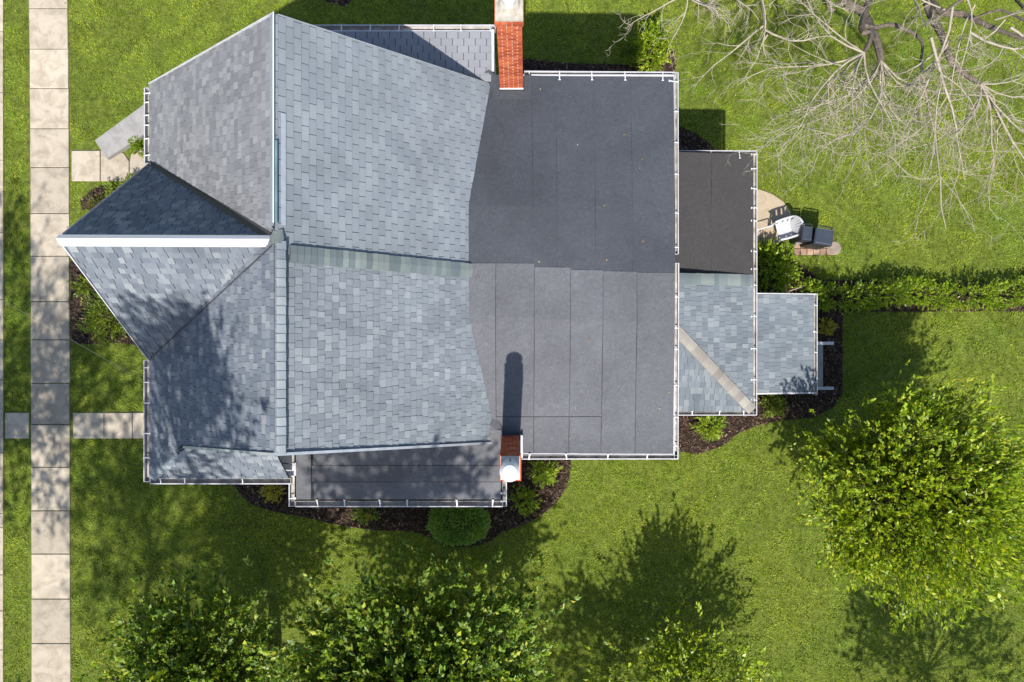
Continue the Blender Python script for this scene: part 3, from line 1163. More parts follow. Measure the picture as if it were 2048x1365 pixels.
def px_frac(vals, a, b):
    return [(v - a) / (b - a) for v in vals]


# main west eave, upper and lower part
gutter((-7.86, 3.86, ZE - 0.02), (-7.86, 5.50, ZE - 0.02), (-1, 0, 0), straps=(0.1, 0.32, 0.5, 0.63, 0.8, 0.92), strap_in=0.03)
gutter((-7.87, -0.42, ZE - 0.02), (-7.87, -3.06, ZE - 0.02), (-1, 0, 0), straps=(0.06, 0.18, 0.35, 0.6, 0.8), strap_in=0.03)
gutter((-7.86, -2.98, ZE - 0.02), (-4.80, -2.98, ZE - 0.02), (0, -1, 0), straps=(0.08, 0.25, 0.66), strap_in=0.04)
# bays
gutter((-4.77, -3.52, ZB - 0.01), (-0.20, -3.52, ZB - 0.01), (0, -1, 0), straps=(0.11, 0.24, 0.41, 0.54, 0.78, 0.95), strap_in=0.03)
gutter((-4.78, -2.45, ZB - 0.01), (-4.78, -3.64, ZB - 0.01), (-1, 0, 0), straps=(0.2, 0.85), strap_in=0.03)
gutter((-0.21, -2.62, ZB - 0.01), (-0.21, -3.64, ZB - 0.01), (1, 0, 0), w=0.09, straps=(0.7, 0.88), strap_in=0.03)
gutter((-4.60, 6.84, ZB - 0.04), (-0.36, 6.84, ZB - 0.04), (0, 1, 0), straps=(0.2, 0.35, 0.5, 0.68, 0.82, 0.97), strap_in=0.03)
# flat roof
zt = 5.93
gutter((0.27, 5.875, zt + 0.04), (3.60, 5.875, zt - 0.02), (0, 1, 0), w=0.07, straps=px_frac((1057, 1118, 1183, 1250, 1327), 1047, 1352), strap_in=0.13)
gutter((3.605, 5.945, zt - 0.02), (3.605, 1.92, zt), (1, 0, 0), w=0.07, straps=px_frac((166, 225, 287, 350, 427, 495), 146, 508), strap_in=0.14)
gutter((3.60, 1.72, zt), (3.60, -2.62, zt - 0.07), (1, 0, 0), w=0.085, straps=px_frac((592, 653, 695, 766, 829, 886), 525, 912), strap_in=0.02)
gutter((0.10, -2.535, zt - 0.05), (3.69, -2.535, zt - 0.07), (0, -1, 0), w=0.085, straps=px_frac((1066, 1137, 1215, 1290), 1042, 1350), strap_in=0.03)
# extension
gutter((3.62, 4.935, 3.06), (6.44, 4.935, 3.03), (0, 1, 0), w=0.075, straps=px_frac((1385, 1445, 1486), 1356, 1512), strap_in=0.13)
gutter((6.37, 5.01, 3.0), (6.37, -1.96, 2.98), (1, 0, 0), w=0.095, straps=px_frac((312, 340, 380, 417, 443, 503, 537, 569, 630, 694, 755, 795), 305, 825), strap_in=0.07)
gutter((3.70, -1.875, 3.0), (6.46, -1.875, 2.98), (0, -1, 0), w=0.085, straps=px_frac((1372, 1412, 1453, 1490), 1352, 1510), strap_in=0.03)
# porch
gutter((8.17, 1.28, 2.52), (8.17, -1.46, 2.52), (1, 0, 0), w=0.095, straps=px_frac((613, 665, 705, 763), 590, 788), strap_in=0.02)
mb = MB()
mb.bar((6.47, -1.40, 2.80), (8.20, -1.40, 2.52), 0.045, 0.12)
mb.bar((6.47, 1.265, 2.80), (8.20, 1.265, 2.52), 0.03, 0.12)
mb.obj('rake_board', M['white'], house)
# thin soffits under the long eaves
mb = MB()
mb.box(-7.85, -7.54, -2.96, 5.5, ZE - 0.26, ZE - 0.20)
mb.box(-7.53, -4.7, -2.96, -2.68, ZE - 0.26, ZE - 0.20)
mb.box(6.14, 6.36, -1.86, 4.9, 2.78, 2.84)
mb.obj('soffit', M['white'], house)
# downspouts
mb = MB()
for x, y, z1 in ((-7.72, 5.30, 5.9), (6.32, 4.9, 2.85), (3.55, 5.74, 5.7), (-4.72, -3.46, 5.8)):
    mb.tube([(x, y, z1), (x, y, 0.1)], 0.04, 6)
    o = mb.obj('downspout', M['white'], house)
    mb = MB()


# ------------------------------------------------------------------ chimneys
BRICK_H, COURSE = 0.063, 0.074


def brick_shape():
    mb = MB()
    x, y, z, c = 0.5, 0.5, 0.5, 0.04
    mb.add([(-x, -y, -z), (x, -y, -z), (x, y, -z), (-x, y, -z), (-x, -y, z), (x, -y, z), (x, y, z), (-x, y, z)],
           [(3, 2, 1, 0), (4, 5, 6, 7), (0, 1, 5, 4), (1, 2, 6, 5), (2, 3, 7, 6), (3, 0, 4, 7)])
    me = mb.mesh('brick')
    me.materials.append(M['brick'])
    return me


BRICK_ME = brick_shape()


def chimney(base, top, facing, shown_name='brick'):
    """base / top: (x0, x1, y0, y1, z); facing -1: its south side shows, +1: its north side shows"""
    x0, x1, y0, y1, z0 = base
    X0, X1, Y0, Y1, z1 = top
    ins = 0.008
    mb = MB()
    v = []
    for (a, b, c, d, z) in (base, top):
        v += [(a + ins, c + ins, z), (b - ins, c + ins, z), (b - ins, d - ins, z), (a + ins, d - ins, z)]
    mb.add(v, [(3, 2, 1, 0), (4, 5, 6, 7), (0, 1, 5, 4), (1, 2, 6, 5), (2, 3, 7, 6), (3, 0, 4, 7)])
    ch = mb.obj('chimney', M['mortar'], house)
    n = int((z1 - z0) / COURSE)
    other = MB()
    for k in range(n):
        z = z0 + (k + 0.5) * COURSE
        t = (z - z0) / (z1 - z0)
        a, b = x0 + (X0 - x0) * t, x1 + (X1 - x1) * t
        c, d = y0 + (Y0 - y0) * t, y1 + (Y1 - y1) * t
        # two and a half stretchers to a course, in running bond
        gap = 0.017
        edges = [(b - a) * e for e in ((0, 0.4, 0.8, 1.0) if k % 2 else (0, 0.2, 0.6, 1.0))]
        for e0, e1 in zip(edges[:-1], edges[1:]):
            w = e1 - e0 - gap * random.uniform(0.7, 1.3)
            o = bpy.data.objects.new('brick', BRICK_ME)
            COL.objects.link(o)
            o.parent = ch
            yy = c if facing < 0 else d
            o.location = (a + (e0 + e1) / 2, yy - facing * 0.025 + facing * random.uniform(0, 0.003), z + random.uniform(-0.002, 0.002))
            o.scale = (w, 0.055, BRICK_H * random.uniform(0.95, 1.03))
        # remaining three sides in one joined part
        far = d if facing < 0 else c
        for e0, e1 in zip(edges[:-1], edges[1:]):
            y_a, y_b = (far - 0.05, far) if facing < 0 else (far, far + 0.05)
            other.box(a + e0 + gap / 2, a + e1 - gap / 2, y_a, y_b, z - BRICK_H / 2, z + BRICK_H / 2)
        m = 3
        uy = (d - c - 0.11) / m
        for i in range(m):
            for xx in ((a, a + 0.05), (b - 0.05, b)):
                other.box(xx[0], xx[1], c + 0.055 + i * uy + gap / 2, c + 0.055 + (i + 1) * uy - gap / 2, z - BRICK_H / 2, z + BRICK_H / 2)
    o = other.obj('brickwork', M['brick'], ch)
    o['kind'] = 'stuff'
    return ch


# north chimney
ch1 = chimney((-0.265, 0.245, 5.53, 6.05, 5.75), (-0.275, 0.175, 5.51, 6.06, 9.05), -1)
mb = MB()
mb.box(-0.27, 0.25, 5.505, 5.53, 6.03, 6.10)
mb.obj('base_flashing', M['white_metal'], ch1)
mb = MB()
for (e, z0, z1) in ((0.018, 9.052, 9.12), (0.034, 9.124, 9.20)):
    for i in range(5):
        w = (0.45 + 2 * e) / 5
        x = -0.275 - e + i * w
        mb.box(x + 0.006, x + w - 0.006, 5.51 - e, 6.06 + e, z0, z1)
mb.obj('brick_corbel', M['brick'], ch1)
mb = MB()
mb.prism([(-0.29, 5.52, 9.20), (0.19, 5.52, 9.20), (0.19, 6.06, 9.20), (-0.29, 6.06, 9.20)], (0, 0, 0.05))
mb.lathe((-0.05, 5.80, 9.25), [(0.20, 0), (0.155, 0.06), (0.14, 0.06)], 18)
mb.obj('chimney_cap', M['crown'], ch1)
mb = MB()
mb.lathe((-0.05, 5.80, 9.3), [(0.115, 0), (0.115, 0.20), (0.13, 0.20), (0.13, 0.24), (0.10, 0.26), (0.03, 0.28)], 20)
mb.obj('flue_pipe', M['white_metal'], ch1, smooth=False)

# south chimney with a fat capped flue
ch2 = chimney((-0.225, 0.165, -2.55, -2.08, 5.70), (-0.23, 0.165, -2.55, -2.08, 8.38), 1)
mb = MB()
for (e, z0, z1) in ((0.006, 8.382, 8.45), (0.010, 8.454, 8.52)):
    for i in range(5):
        w = (0.395 + 2 * e) / 5
        x = -0.23 - e + i * w
        mb.box(x + 0.006, x + w - 0.006, -2.55 - e, -2.08 + e * 0.5, z0, z1)
mb.obj('brick_corbel', M['brick'], ch2)
mb = MB()
mb.prism([(-0.21, -2.53, 8.52), (0.145, -2.53, 8.52), (0.145, -2.10, 8.52), (-0.21, -2.10, 8.52)], (0, 0, 0.04))
mb.obj('chimney_cap', M['mortar'], ch2)
mb = MB()
mb.lathe((-0.040, -2.30, 8.56), [(0.168, 0), (0.168, 0.40), (0.18, 0.40), (0.18, 0.44), (0.13, 0.51), (0.05, 0.545)], 24)
fl = mb.obj('flue_pipe', M['white_metal'], ch2, smooth=False)
mb = MB()
mb.box(-0.045, -0.025, -2.132, -2.126, 8.62, 8.92)  # dark bar painting the dark reflection down the shaded side of the pipe
mb.obj('pipe_reflection', M['dark_metal'], fl)
mb = MB()
mb.box(-0.28, 0.22, -2.60, -2.03, 5.75, 5.99)
mb.box(0.19, 0.235, -2.55, -2.06, 5.99, 6.10, 1)
mb.obj('base_flashing', [M['mem_dark'], M['galv']], ch2)

# ------------------------------------------------------------------ things around the house
# low concrete wall beside the front steps
mb = MB()
zc = 0.22
p = [at(189, 281, zc), at(213, 317.5, zc), at(330, 241, zc), at(330, 178, zc)]
bev = 0.015
mb.prism([(q.x, q.y, -0.05) for q in p], (0, 0, zc + 0.05 - bev))
c = sum(p, Vector()) / 4
top = [(q + (c - q).normalized() * 0.02) for q in p]
mb.add([(q.x, q.y, zc - bev) for q in p] + [(q.x, q.y, zc) for q in top], [(4, 5, 6, 7), (0, 1, 5, 4), (1, 2, 6, 5), (2, 3, 7, 6), (3, 0, 4, 7)])
tag(mb.obj('low_wall', M['wall_cap']), 'low pale concrete wall slanting from the front steps to the path', 'wall')

# steps and rails at the back porch
steps = empty('porch_steps', (8.3, -0.7, 0))
tag(steps, 'grey porch landing with two white side rails above the mulch', 'steps')
a, b = at(1646, 690, 1.0), at(1645, 776, 1.0)
mb = MB()
mb.box(7.95, a.x, b.y, a.y, 0.9, 1.0)
mb.box(7.95, a.x - 0.06, b.y, a.y, -0.05, 0.9)
mb.obj('landing', M['wall_cap'], steps)
for py, px in ((687, 1667), (777, 1667)):
    e = at(px, py, 1.6)
    mb = MB()
    mb.bar((7.95, e.y, 1.6), (e.x, e.y, 1.6), 0.085, 0.04)
    mb.bar((7.95, e.y - 0.035, 1.63), (e.x, e.y - 0.035, 1.63), 0.012, 0.02)
    mb.bar((7.95, e.y + 0.035, 1.63), (e.x, e.y + 0.035, 1.63), 0.012, 0.02)
    r = mb.obj('handrail', M['white_metal'], steps)
    mb = MB()
    mb.bar((e.x - 0.04, e.y, 1.58), (e.x - 0.04, e.y, 0.0), 0.06, 0.06)
    mb.obj('rail_post', M['white_metal'], r)

# white plastic garden chair facing the house
CH = at(1569, 459, 0.45)
chair = empty('garden_chair', (CH.x + 0.02, CH.y, 0.05))
tag(chair, 'white plastic garden chair turned towards the house on the patio', 'chair')
ang = math.radians(197)
FW = Vector((math.cos(ang), math.sin(ang), 0))      # where the sitter looks
LT = Vector((-FW.y, FW.x, 0))


def chp(f, l, z):
    return Vector((CH.x + 0.02, CH.y, 0)) + FW * f + LT * l + Vector((0, 0, z + 0.05))


mb = MB()
NX, NY = 8, 8
for i in range(NX + 1):
    for j in range(NY + 1):
        f = -0.20 + 0.44 * i / NX
        l = (-0.23 + 0.46 * j / NY) * (0.88 + 0.12 * i / NX)
        z = 0.42 - 0.03 * math.sin(math.pi * j / NY) + 0.02 * (i / NX) - 0.03 * max(0, (i / NX - 0.8) * 5) ** 2
        mb.v.append(chp(f, l, z))
for i in range(NX):
    for j in range(NY):
        mb.f.append((i * 9 + j, (i + 1) * 9 + j, (i + 1) * 9 + j + 1, i * 9 + j + 1))
        mb.m.append(0)
mb.v = [tuple(q) for q in mb.v]
seat = mb.obj('seat', M['plastic'], chair)
sm = seat.modifiers.new('thickness', 'SOLIDIFY')
sm.thickness = 0.012
for k in range(3):
    b = MB()
    l = -0.10 + 0.10 * k
    b.bar(chp(-0.12, l, 0.425), chp(0.18, l, 0.432), 0.02, 0.012)
    b.obj('seat_rib', M['plastic'], seat)
# rounded rim of arms and back in one sweep
rim = MB()
pts, rr = [], []
for k in range(25):
    a = math.pi * k / 24
    l = 0.29 * math.cos(a)
    f = -0.20 - 0.17 * math.sin(a)
    z = 0.62 + 0.20 * math.sin(a) ** 1.2
    pts.append((f, l, z))
pts = [(0.30, 0.275, 0.60), (0.15, 0.29, 0.62), (0.0, 0.295, 0.62)] + pts + [(0.0, -0.295, 0.62), (0.15, -0.29, 0.62), (0.30, -0.275, 0.60)]
for i in range(len(pts) - 1):
    rim.bar(chp(*pts[i]), chp(*pts[i + 1]), 0.055, 0.022)
rim.obj('arm_rim', M['plastic'], chair)
for k in range(7):
    a = math.pi * (0.2 + 0.6 * k / 6)
    l, f = 0.29 * math.cos(a), -0.20 - 0.17 * math.sin(a)
    z = 0.62 + 0.20 * math.sin(a) ** 1.2
    b = MB()
    b.bar(chp(-0.19, l * 0.72, 0.42), chp(f + 0.01, l * 0.97, z), 0.066, 0.010, up=FW)
    b.obj('back_slat', M['plastic'], chair)
for sg in (-1, 1):
    # side skirts between seat and arms, with two slots left open
    b = MB()
    for f0, f1 in ((-0.20, -0.13), (-0.08, 0.03), (0.08, 0.20)):
        p4 = [chp(f0, sg * 0.215, 0.42), chp(f1, sg * 0.22, 0.42), chp(f1, sg * 0.285, 0.615), chp(f0, sg * 0.285, 0.615)]
        b.prism(p4, LT * 0.012)
    b.obj('side_panel', M['plastic'], chair)
for f, l, ft, lt in ((0.26, 0.24, 0.22, 0.28), (0.26, -0.24, 0.22, -0.28), (-0.26, 0.22, -0.18, 0.28), (-0.26, -0.22, -0.18, -0.28)):
    b = MB()
    b.bar(chp(f, l, 0.0), chp(ft, lt, 0.60), 0.055, 0.03)
    b.obj('leg', M['plastic'], chair)

# thin white rail between house and chair
mb = MB()
pa_, pb_ = at(1505, 464, 0.45), at(1546, 451, 0.45)
mb.tube([pa_, (pa_ + pb_) / 2 + Vector((0, 0.01, 0)), pb_], 0.018, 6)
mb.tube([pb_, (pb_.x, pb_.y, 0.05)], 0.018, 6)
tag(mb.obj('handrail', M['white_metal']), 'thin white rail reaching from the extension wall to the garden chair', 'rail')


def wheeled_bin(px, py, w, d, h, rot, label, tilt):
    c = at(px, py, h)
    r = empty('wheeled_bin', (c.x, c.y, 0.03))
    tag(r, label, 'bin', 'dark bins by the patio')
    ca, sa = math.cos(rot), math.sin(rot)

    def P(x, y, z):
        return Vector((c.x + x * ca - y * sa, c.y + x * sa + y * ca, z + 0.03))
    mb = MB()
    k = 0.93
    lo = [P(-w / 2 * k, -d / 2 * k, 0.06), P(w / 2 * k, -d / 2 * k, 0.06), P(w / 2 * k, d / 2 * k, 0.06), P(-w / 2 * k, d / 2 * k, 0.06)]
    e = 0.965
    hi = [P(-w / 2 * e, -d / 2 * e, h - 0.07), P(w / 2 * e, -d / 2 * e, h - 0.07), P(w / 2 * e, d / 2 * e, h - 0.07), P(-w / 2 * e, d / 2 * e, h - 0.07)]
    mb.add(lo + hi, [(3, 2, 1, 0), (4, 5, 6, 7), (0, 1, 5, 4), (1, 2, 6, 5), (2, 3, 7, 6), (3, 0, 4, 7)])
    for s in (-1, 1):
        mb.bar(P(s * w / 2 * 0.93, -d / 2, h - 0.11), P(s * w / 2 * 0.93, d / 2, h - 0.11), 0.03, 0.03)
    mb.bar(P(-w / 2, -d / 2 * 0.99, h - 0.11), P(w / 2, -d / 2 * 0.99, h - 0.11), 0.03, 0.03)
    mb.obj('body', M['bin_dark'], r)
    # lid: raised middle, sunk rim
    rows = [(1.0, 0.0), (1.0, 0.035), (0.93, 0.055), (0.88, 0.05), (0.80, 0.062)]
    mb = MB()
    v = []
    for s, z in rows:
        v += [P(-w / 2 * s, -d / 2 * s, h - 0.06 + z), P(w / 2 * s, -d / 2 * s, h - 0.06 + z), P(w / 2 * s, d / 2 * s, h - 0.06 + z), P(-w / 2 * s, d / 2 * s, h - 0.06 + z)]
    f = []
    for i in range(len(rows) - 1):
        for j in range(4):
            f.append((i * 4 + j, i * 4 + (j + 1) % 4, (i + 1) * 4 + (j + 1) % 4, (i + 1) * 4 + j))
    f.append(tuple((len(rows) - 1) * 4 + j for j in range(4)))
    f.append((3, 2, 1, 0))
    mb.add(v, f)
    mb.obj('lid', M['bin'], r)
    b = MB()
    b.bar(P(-w / 2 * 0.85, d / 2 + 0.07, h - 0.05), P(w / 2 * 0.85, d / 2 + 0.07, h - 0.05), 0.03, 0.03)
    for s in (-1, 1):
        b.bar(P(s * w / 2 * 0.8, d / 2 - 0.02, h - 0.06), P(s * w / 2 * 0.8, d / 2 + 0.08, h - 0.05), 0.03, 0.03)
    b.obj('handle', M['bin_dark'], r)
    for s in (-1, 1):
        b = MB()
        b.tube([P(s * w / 2 * 0.78, d / 2 * 0.8, 0.11), P(s * w / 2 * 0.95, d / 2 * 0.8, 0.11)], 0.11, 14)
        b.obj('wheel', M['bin_dark'], r)


wheeled_bin(1614, 467.5, 0.31, 0.42, 0.92, math.radians(-5), 'smaller dark wheeled bin standing next to the white chair', 0)
wheeled_bin(1647.5, 474, 0.54, 0.47, 1.05, math.radians(-9), 'larger dark wheeled bin beside the round stepping stone', 0)
mb = MB()
q = [at(1591.5, 490, 0.40), at(1608, 486, 0.40), at(1606, 470, 0.40), at(1591.5, 470, 0.40)]
mb.prism([(p.x, p.y, 0.03) for p in q], (0, 0, 0.36))
mb.prism([(p.x, p.y, 0.391) for p in [v.lerp(sum(q, Vector()) / 4, 0.16) for v in q]], (0, 0, 0.02))
tag(mb.obj('storage_box', M['wall_cap']), 'small pale box half under the smaller dark bin', 'box')

# service cable from the house corner across the front lawn
mb = MB()
pa_, pb_ = at(299, 770, 5.6), Vector((-24, 8.5, 7.5))
pts = [pa_.lerp(pb_, t) - Vector((0, 0, 1.0 * t * (1 - t))) for t in [i / 14 for i in range(15)]]
mb.tube(pts, 0.0035, 4)
tag(mb.obj('overhead_cable', M['cable']), 'thin grey cable hanging from the front eave over the lawn', 'cable')


# ------------------------------------------------------------------ foliage
def norm(a):
    return a / np.maximum(np.linalg.norm(a, axis=-1, keepdims=True), 1e-9)


def leaves(base, direc, length, width, normal_bias, droop=0.15):
    """folded four-cornered leaves; base, direc (n,3), length (n,)"""
    n = len(base)
    d = norm(direc)
    up = norm(normal_bias + RNG.normal(0, 0.33, (n, 3)))
    side = norm(np.cross(d, up))
    nor = np.cross(side, d)
    L = length[:, None]
    W = (length * width)[:, None]
    tip = base + d * L - np.array([0, 0, 1.0]) * L * droop
    mid = base + d * L * 0.45
    a = mid + side * W * 0.5 + nor * W * 0.22
    b = mid - side * W * 0.5 + nor * W * 0.22
    V = np.stack([base, a, tip, b], 1).reshape(-1, 3)
    F = np.arange(n * 4).reshape(n, 4)
    return V, F


def sprigs(tips, dirs, lens, per, leaf, width, spread=0.9, up=0.3, tipgrow=1.0):
    """leaves set round twigs that end at tips and point along dirs"""
    n = len(tips)
    t = RNG.uniform(0.0, 1.0, (n, per)) ** 0.8
    t[:, 0] = 1.0
    d = norm(dirs)
    base = tips[:, None, :] - d[:, None, :] * (1 - t)[..., None] * lens[:, None, None]
    rnd = norm(RNG.normal(0, 1, (n, per, 3)))
    perp = norm(rnd - d[:, None, :] * np.sum(rnd * d[:, None, :], -1, keepdims=True))
    k = (1 - t * 0.7)[..., None] * spread
    ld = norm(d[:, None, :] * 0.75 + perp * k + np.array([0, 0, up]))
    size = leaf * RNG.uniform(0.65, 1.25, (n, per)) * (0.75 + 0.25 * tipgrow * t)
    nb = norm(np.array([0, 0, 1.0]) + 0.35 * perp + 0.2 * d[:, None, :])
    return leaves(base.reshape(-1, 3), ld.reshape(-1, 3), size.reshape(-1), width, nb.reshape(-1, 3))


def stems(tips, dirs, lens, r=0.006):
    """thin three-sided twigs"""
    n = len(tips)
    d = norm(dirs)
    a = tips - d * lens[:, None]
    s = norm(np.cross(d, np.array([0.3, 0.2, 0.9])))
    u = np.cross(s, d)
    ring = []
    for base, rad in ((a, r), (tips, r * 0.4)):
        for k in range(3):
            an = 2 * math.pi * k / 3
            ring.append(base + s * math.cos(an) * rad + u * math.sin(an) * rad)
    V = np.stack(ring, 1).reshape(-1, 3)
    o = np.arange(n)[:, None] * 6
    F = np.concatenate([o + np.array([[k, (k + 1) % 3, 3 + (k + 1) % 3, 3 + k]]) for k in range(3)], 0)
    return V, F


def leafy(name, V, F, mat, parent, sV=None, sF=None, smat=None):
    o = link(name, np_mesh(name, V, F), parent, mat)
    if sV is not None:
        link('twigs', np_mesh('twigs', sV, sF), parent, smat)['kind'] = 'stuff'
    return o


def leafy_tree(name, label, base, lobes, leaf, width, mat, per=11, group=None, trunk_r=0.16, sigma=0.45, up=0.45, sprig_len=0.5, min_r=0.45):
    """lobes: (centre, radii, number of clumps, twigs in each clump)"""
    root = empty(name, base)
    tag(root, label, 'tree', group)
    base = Vector(base)
    tips, dirs = [], []
    mb = MB()
    lo = min(l[0][2] - l[1][2] * 0.6 for l in lobes)
    c0 = Vector(lobes[0][0])
    fork = base.lerp(Vector((c0.x, c0.y, base.z)), 0.6) + Vector((0, 0, max(1.2, lo * 0.9)))
    for c, R, nc, nt_ in lobes:
        c_, R_ = np.array(c), np.array(R)
        hub = Vector(c) - Vector((0, 0, R[2] * 0.45))
        mid = fork.lerp(hub, 0.5) + Vector((random.uniform(-.2, .2), random.uniform(-.2, .2), 0))
        mb.tube([base + Vector((0, 0, -0.05)), base.lerp(fork, 0.5) + Vector((0.05, -0.04, 0)), fork, mid, hub], [trunk_r * 1.35, trunk_r, trunk_r * 0.85, trunk_r * 0.6, trunk_r * 0.4], 8)
        u = norm(RNG.normal(0, 1, (nc, 3)) + np.array([0, 0, 0.55]))
        r = RNG.uniform(min_r, 1.0, nc) ** 0.7
        cl = c_ + u * r[:, None] * R_ * (1 + 0.13 * np.sin(u[:, :1] * 7 + u[:, 1:2] * 5))
        for q, uu in zip(cl, u):
            q = Vector(q)
            m2 = hub.lerp(q, 0.55) + Vector((random.uniform(-.2, .2), random.uniform(-.2, .2), 0.12))
            mb.tube([hub, m2, q], [trunk_r * 0.17, trunk_r * 0.09, 0.010], 5, cap=False)
        for q, uu, rr in zip(cl, u, r):
            k = max(4, int(nt_ * RNG.uniform(0.6, 1.4)))
            off = RNG.normal(0, 1, (k, 3)) * sigma * np.array([1, 1, 0.75])
            off += uu * np.abs(RNG.normal(0, 0.5, (k, 1))) * sigma * 1.3
            tips.append(q + off)
            out = norm(q + off - c_)
            dirs.append(norm(out * 0.75 + np.array([0, 0, up]) + RNG.normal(0, 0.33, (k, 3))))
    tips, dirs = np.concatenate(tips), np.concatenate(dirs)
    keep = tips[:, 2] > 0.5
    tips, dirs = tips[keep], dirs[keep]
    lens = RNG.uniform(0.55, 1.25, len(tips)) * sprig_len
    mb.obj('trunk', M['bark'], root)
    V, F = sprigs(tips, dirs, lens, per, leaf, width, 0.9, 0.22)
    o = link('crown', np_mesh('crown', V, F), root, mat)
    sV, sF = stems(tips, dirs, lens, 0.007)
    link('twigs', np_mesh('twigs', sV, sF), root, M['bark'])['kind'] = 'stuff'
    return root


leafy_tree('leafy_tree', 'tall dark green tree on the lawn below the big round boxwood', (-2.3, -9.0, 0),
           [((-2.15, -8.5, 5.2), (2.75, 2.95, 2.3), 230, 25), ((-2.7, -8.15, 13.0), (1.8, 0.85, 0.9), 26, 20)], 0.175, 0.50, M['leaf_dark'], group='leafy trees round the house', trunk_r=0.2)
leafy_tree('leafy_tree', 'dark green tree crown at the lower left lawn near the sidewalk', (-7.3, -9.6, 0),
           [((-7.65, -8.6, 4.4), (1.45, 2.2, 1.9), 115, 25), ((-6.9, -6.55, 14.2), (1.7, 2.0, 2.6), 40, 26)], 0.175, 0.46, M['leaf_dark'], group='leafy trees round the house', trunk_r=0.18)
leafy_tree('leafy_tree', 'lime green tree with glossy leaves right of the back porch', (9.9, -4.4, 0),
           [((10.1, -3.85, 4.0), (2.55, 2.5, 1.9), 235, 21)], 0.155, 0.42, M['leaf_lime'], group='leafy trees round the house', trunk_r=0.13, sprig_len=0.75, sigma=0.30)
leafy_tree('leafy_tree', 'small green tree top poking up at the bottom lawn edge right of the dark tree', (4.6, -12.2, 0),
           [((4.6, -9.95, 2.7), (2.1, 1.9, 1.5), 60, 22)], 0.15, 0.44, M['leaf_lime'], group='leafy trees round the house', trunk_r=0.10, sprig_len=0.6, sigma=0.34)
# trees whose shade falls into the picture
leafy_tree('street_tree', 'tall leafy street tree shading the sidewalk from beyond the kerb', (-17.6, -6.0, 0),
           [((-16.4, -6.2, 8.2), (2.9, 4.3, 2.6), 78, 20), ((-14.2, -8.6, 9.4), (2.2, 3.0, 1.8), 44, 18)], 0.17, 0.46, M['leaf_dark'], trunk_r=0.22)
leafy_tree('leafy_tree', 'tall leafy tree beyond the lower left corner of the lawn', (-12.2, -15.2, 0),
           [((-11.4, -14.1, 11.3), (2.7, 2.7, 2.4), 60, 20)], 0.17, 0.46, M['leaf_dark'], group='leafy trees round the house', trunk_r=0.2)
leafy_tree('leafy_tree', 'leafy tree hidden below the middle of the bottom lawn edge', (2.9, -14.2, 0),
           [((2.9, -13.0, 5.2), (2.6, 1.7, 1.5), 38, 20)], 0.17, 0.46, M['leaf_dark'], group='leafy trees round the house', trunk_r=0.13)
leafy_tree('leafy_tree', 'leafy tree beyond the bottom right corner of the lawn', (12.6, -13.2, 0),
           [((12.6, -12.6, 4.4), (2.6, 2.2, 2.0), 46, 20)], 0.17, 0.46, M['leaf_dark'], group='leafy trees round the house', trunk_r=0.15)


# shrubs
def shrub(label, px, py, z, R, n, leaf, width, mat, per=9, up=0.5, sprig=0.22, group=None, name='shrub', radial=1.0, squash=0.85, off=None, shell=0.55):
    c = at(px, py, z)
    root = empty(name, (c.x, c.y, 0.01))
    tag(root, label, 'shrub', group)
    Rr = np.array([R, R, R * squash]) if not hasattr(R, '__len__') else np.array(R)
    u = norm(RNG.normal(0, 1, (n, 3)) + np.array([0, 0, 0.35]))
    u[:, 2] = np.where(u[:, 2] < -0.35, -u[:, 2], u[:, 2])
    r = RNG.uniform(shell, 1.0, n)
    cc = np.array([c.x, c.y, max(0.25 * Rr[2], z - Rr[2] * 0.6)])
    lump = 1 + 0.16 * np.sin(u[:, :1] * 5 + px) * np.sin(u[:, 1:2] * 6 + py)
    tips = cc + u * r[:, None] * Rr * lump
    tips[:, 2] = np.maximum(tips[:, 2], 0.08)
    dirs = norm(u * radial + np.array([0, 0, up]) + RNG.normal(0, 0.25, (n, 3)))
    lens = RNG.uniform(0.6, 1.3, n) * sprig
    V, F = sprigs(tips, dirs, lens, per, leaf, width, 0.85, 0.15)
    V[:, 2] = np.maximum(V[:, 2], 0.03)
    link('foliage', np_mesh('foliage', V, F), root, mat)
    mb = MB()
    for k in range(9):
        i = RNG.integers(0, n)
        q = Vector(tips[i] - norm(dirs[i]) * lens[i])
        b = Vector((c.x + random.uniform(-.05, .05), c.y + random.uniform(-.05, .05), 0.0))
        mb.tube([b, b.lerp(q, 0.5) + Vector((0, 0, 0.05)), q], [0.018, 0.012, 0.006], 5, cap=False)
    mb.obj('stem', M['bark'], root)
    return root


shrub('small leafy shrub at the upper end of the front mulch bed', 163, 572, 0.4, 0.42, 70, 0.10, 0.4, M['leaf_mid'], sprig=0.25)
shrub('large mounded shrub in the front bed under the gable eave', 203, 635, 0.6, (0.86, 0.80, 0.75), 460, 0.085, 0.38, M['leaf_mid'], sprig=0.28)
shrub('small dark shrub with green leaves between the path and the gable', 262, 366, 0.4, 0.36, 90, 0.085, 0.45, M['leaf_mid'])
shrub('olive green shrub at the lower edge of the upper garden path', 226, 381, 0.4, 0.42, 120, 0.075, 0.42, M['leaf_mid'])
shrub('bronze leaved low shrub nearest the sidewalk beside the gable tip', 192, 408, 0.4, 0.42, 110, 0.07, 0.4, M['leaf_brown'])
shrub('green ground shrub tucked behind the slanting low wall', 272, 292, 0.2, 0.34, 80, 0.085, 0.4, M['leaf_hedge'])
shrub('small round golden yellow shrub on dark mulch below the skirt roof', 543, 985, 0.4, 0.40, 170, 0.065, 0.30, M['leaf_yellow'], per=8, up=0.1, sprig=0.16)
shrub('dull green shrub half hidden under the bay gutter', 728, 1022, 0.5, 0.52, 150, 0.085, 0.3, M['leaf_mid'], up=0.2)
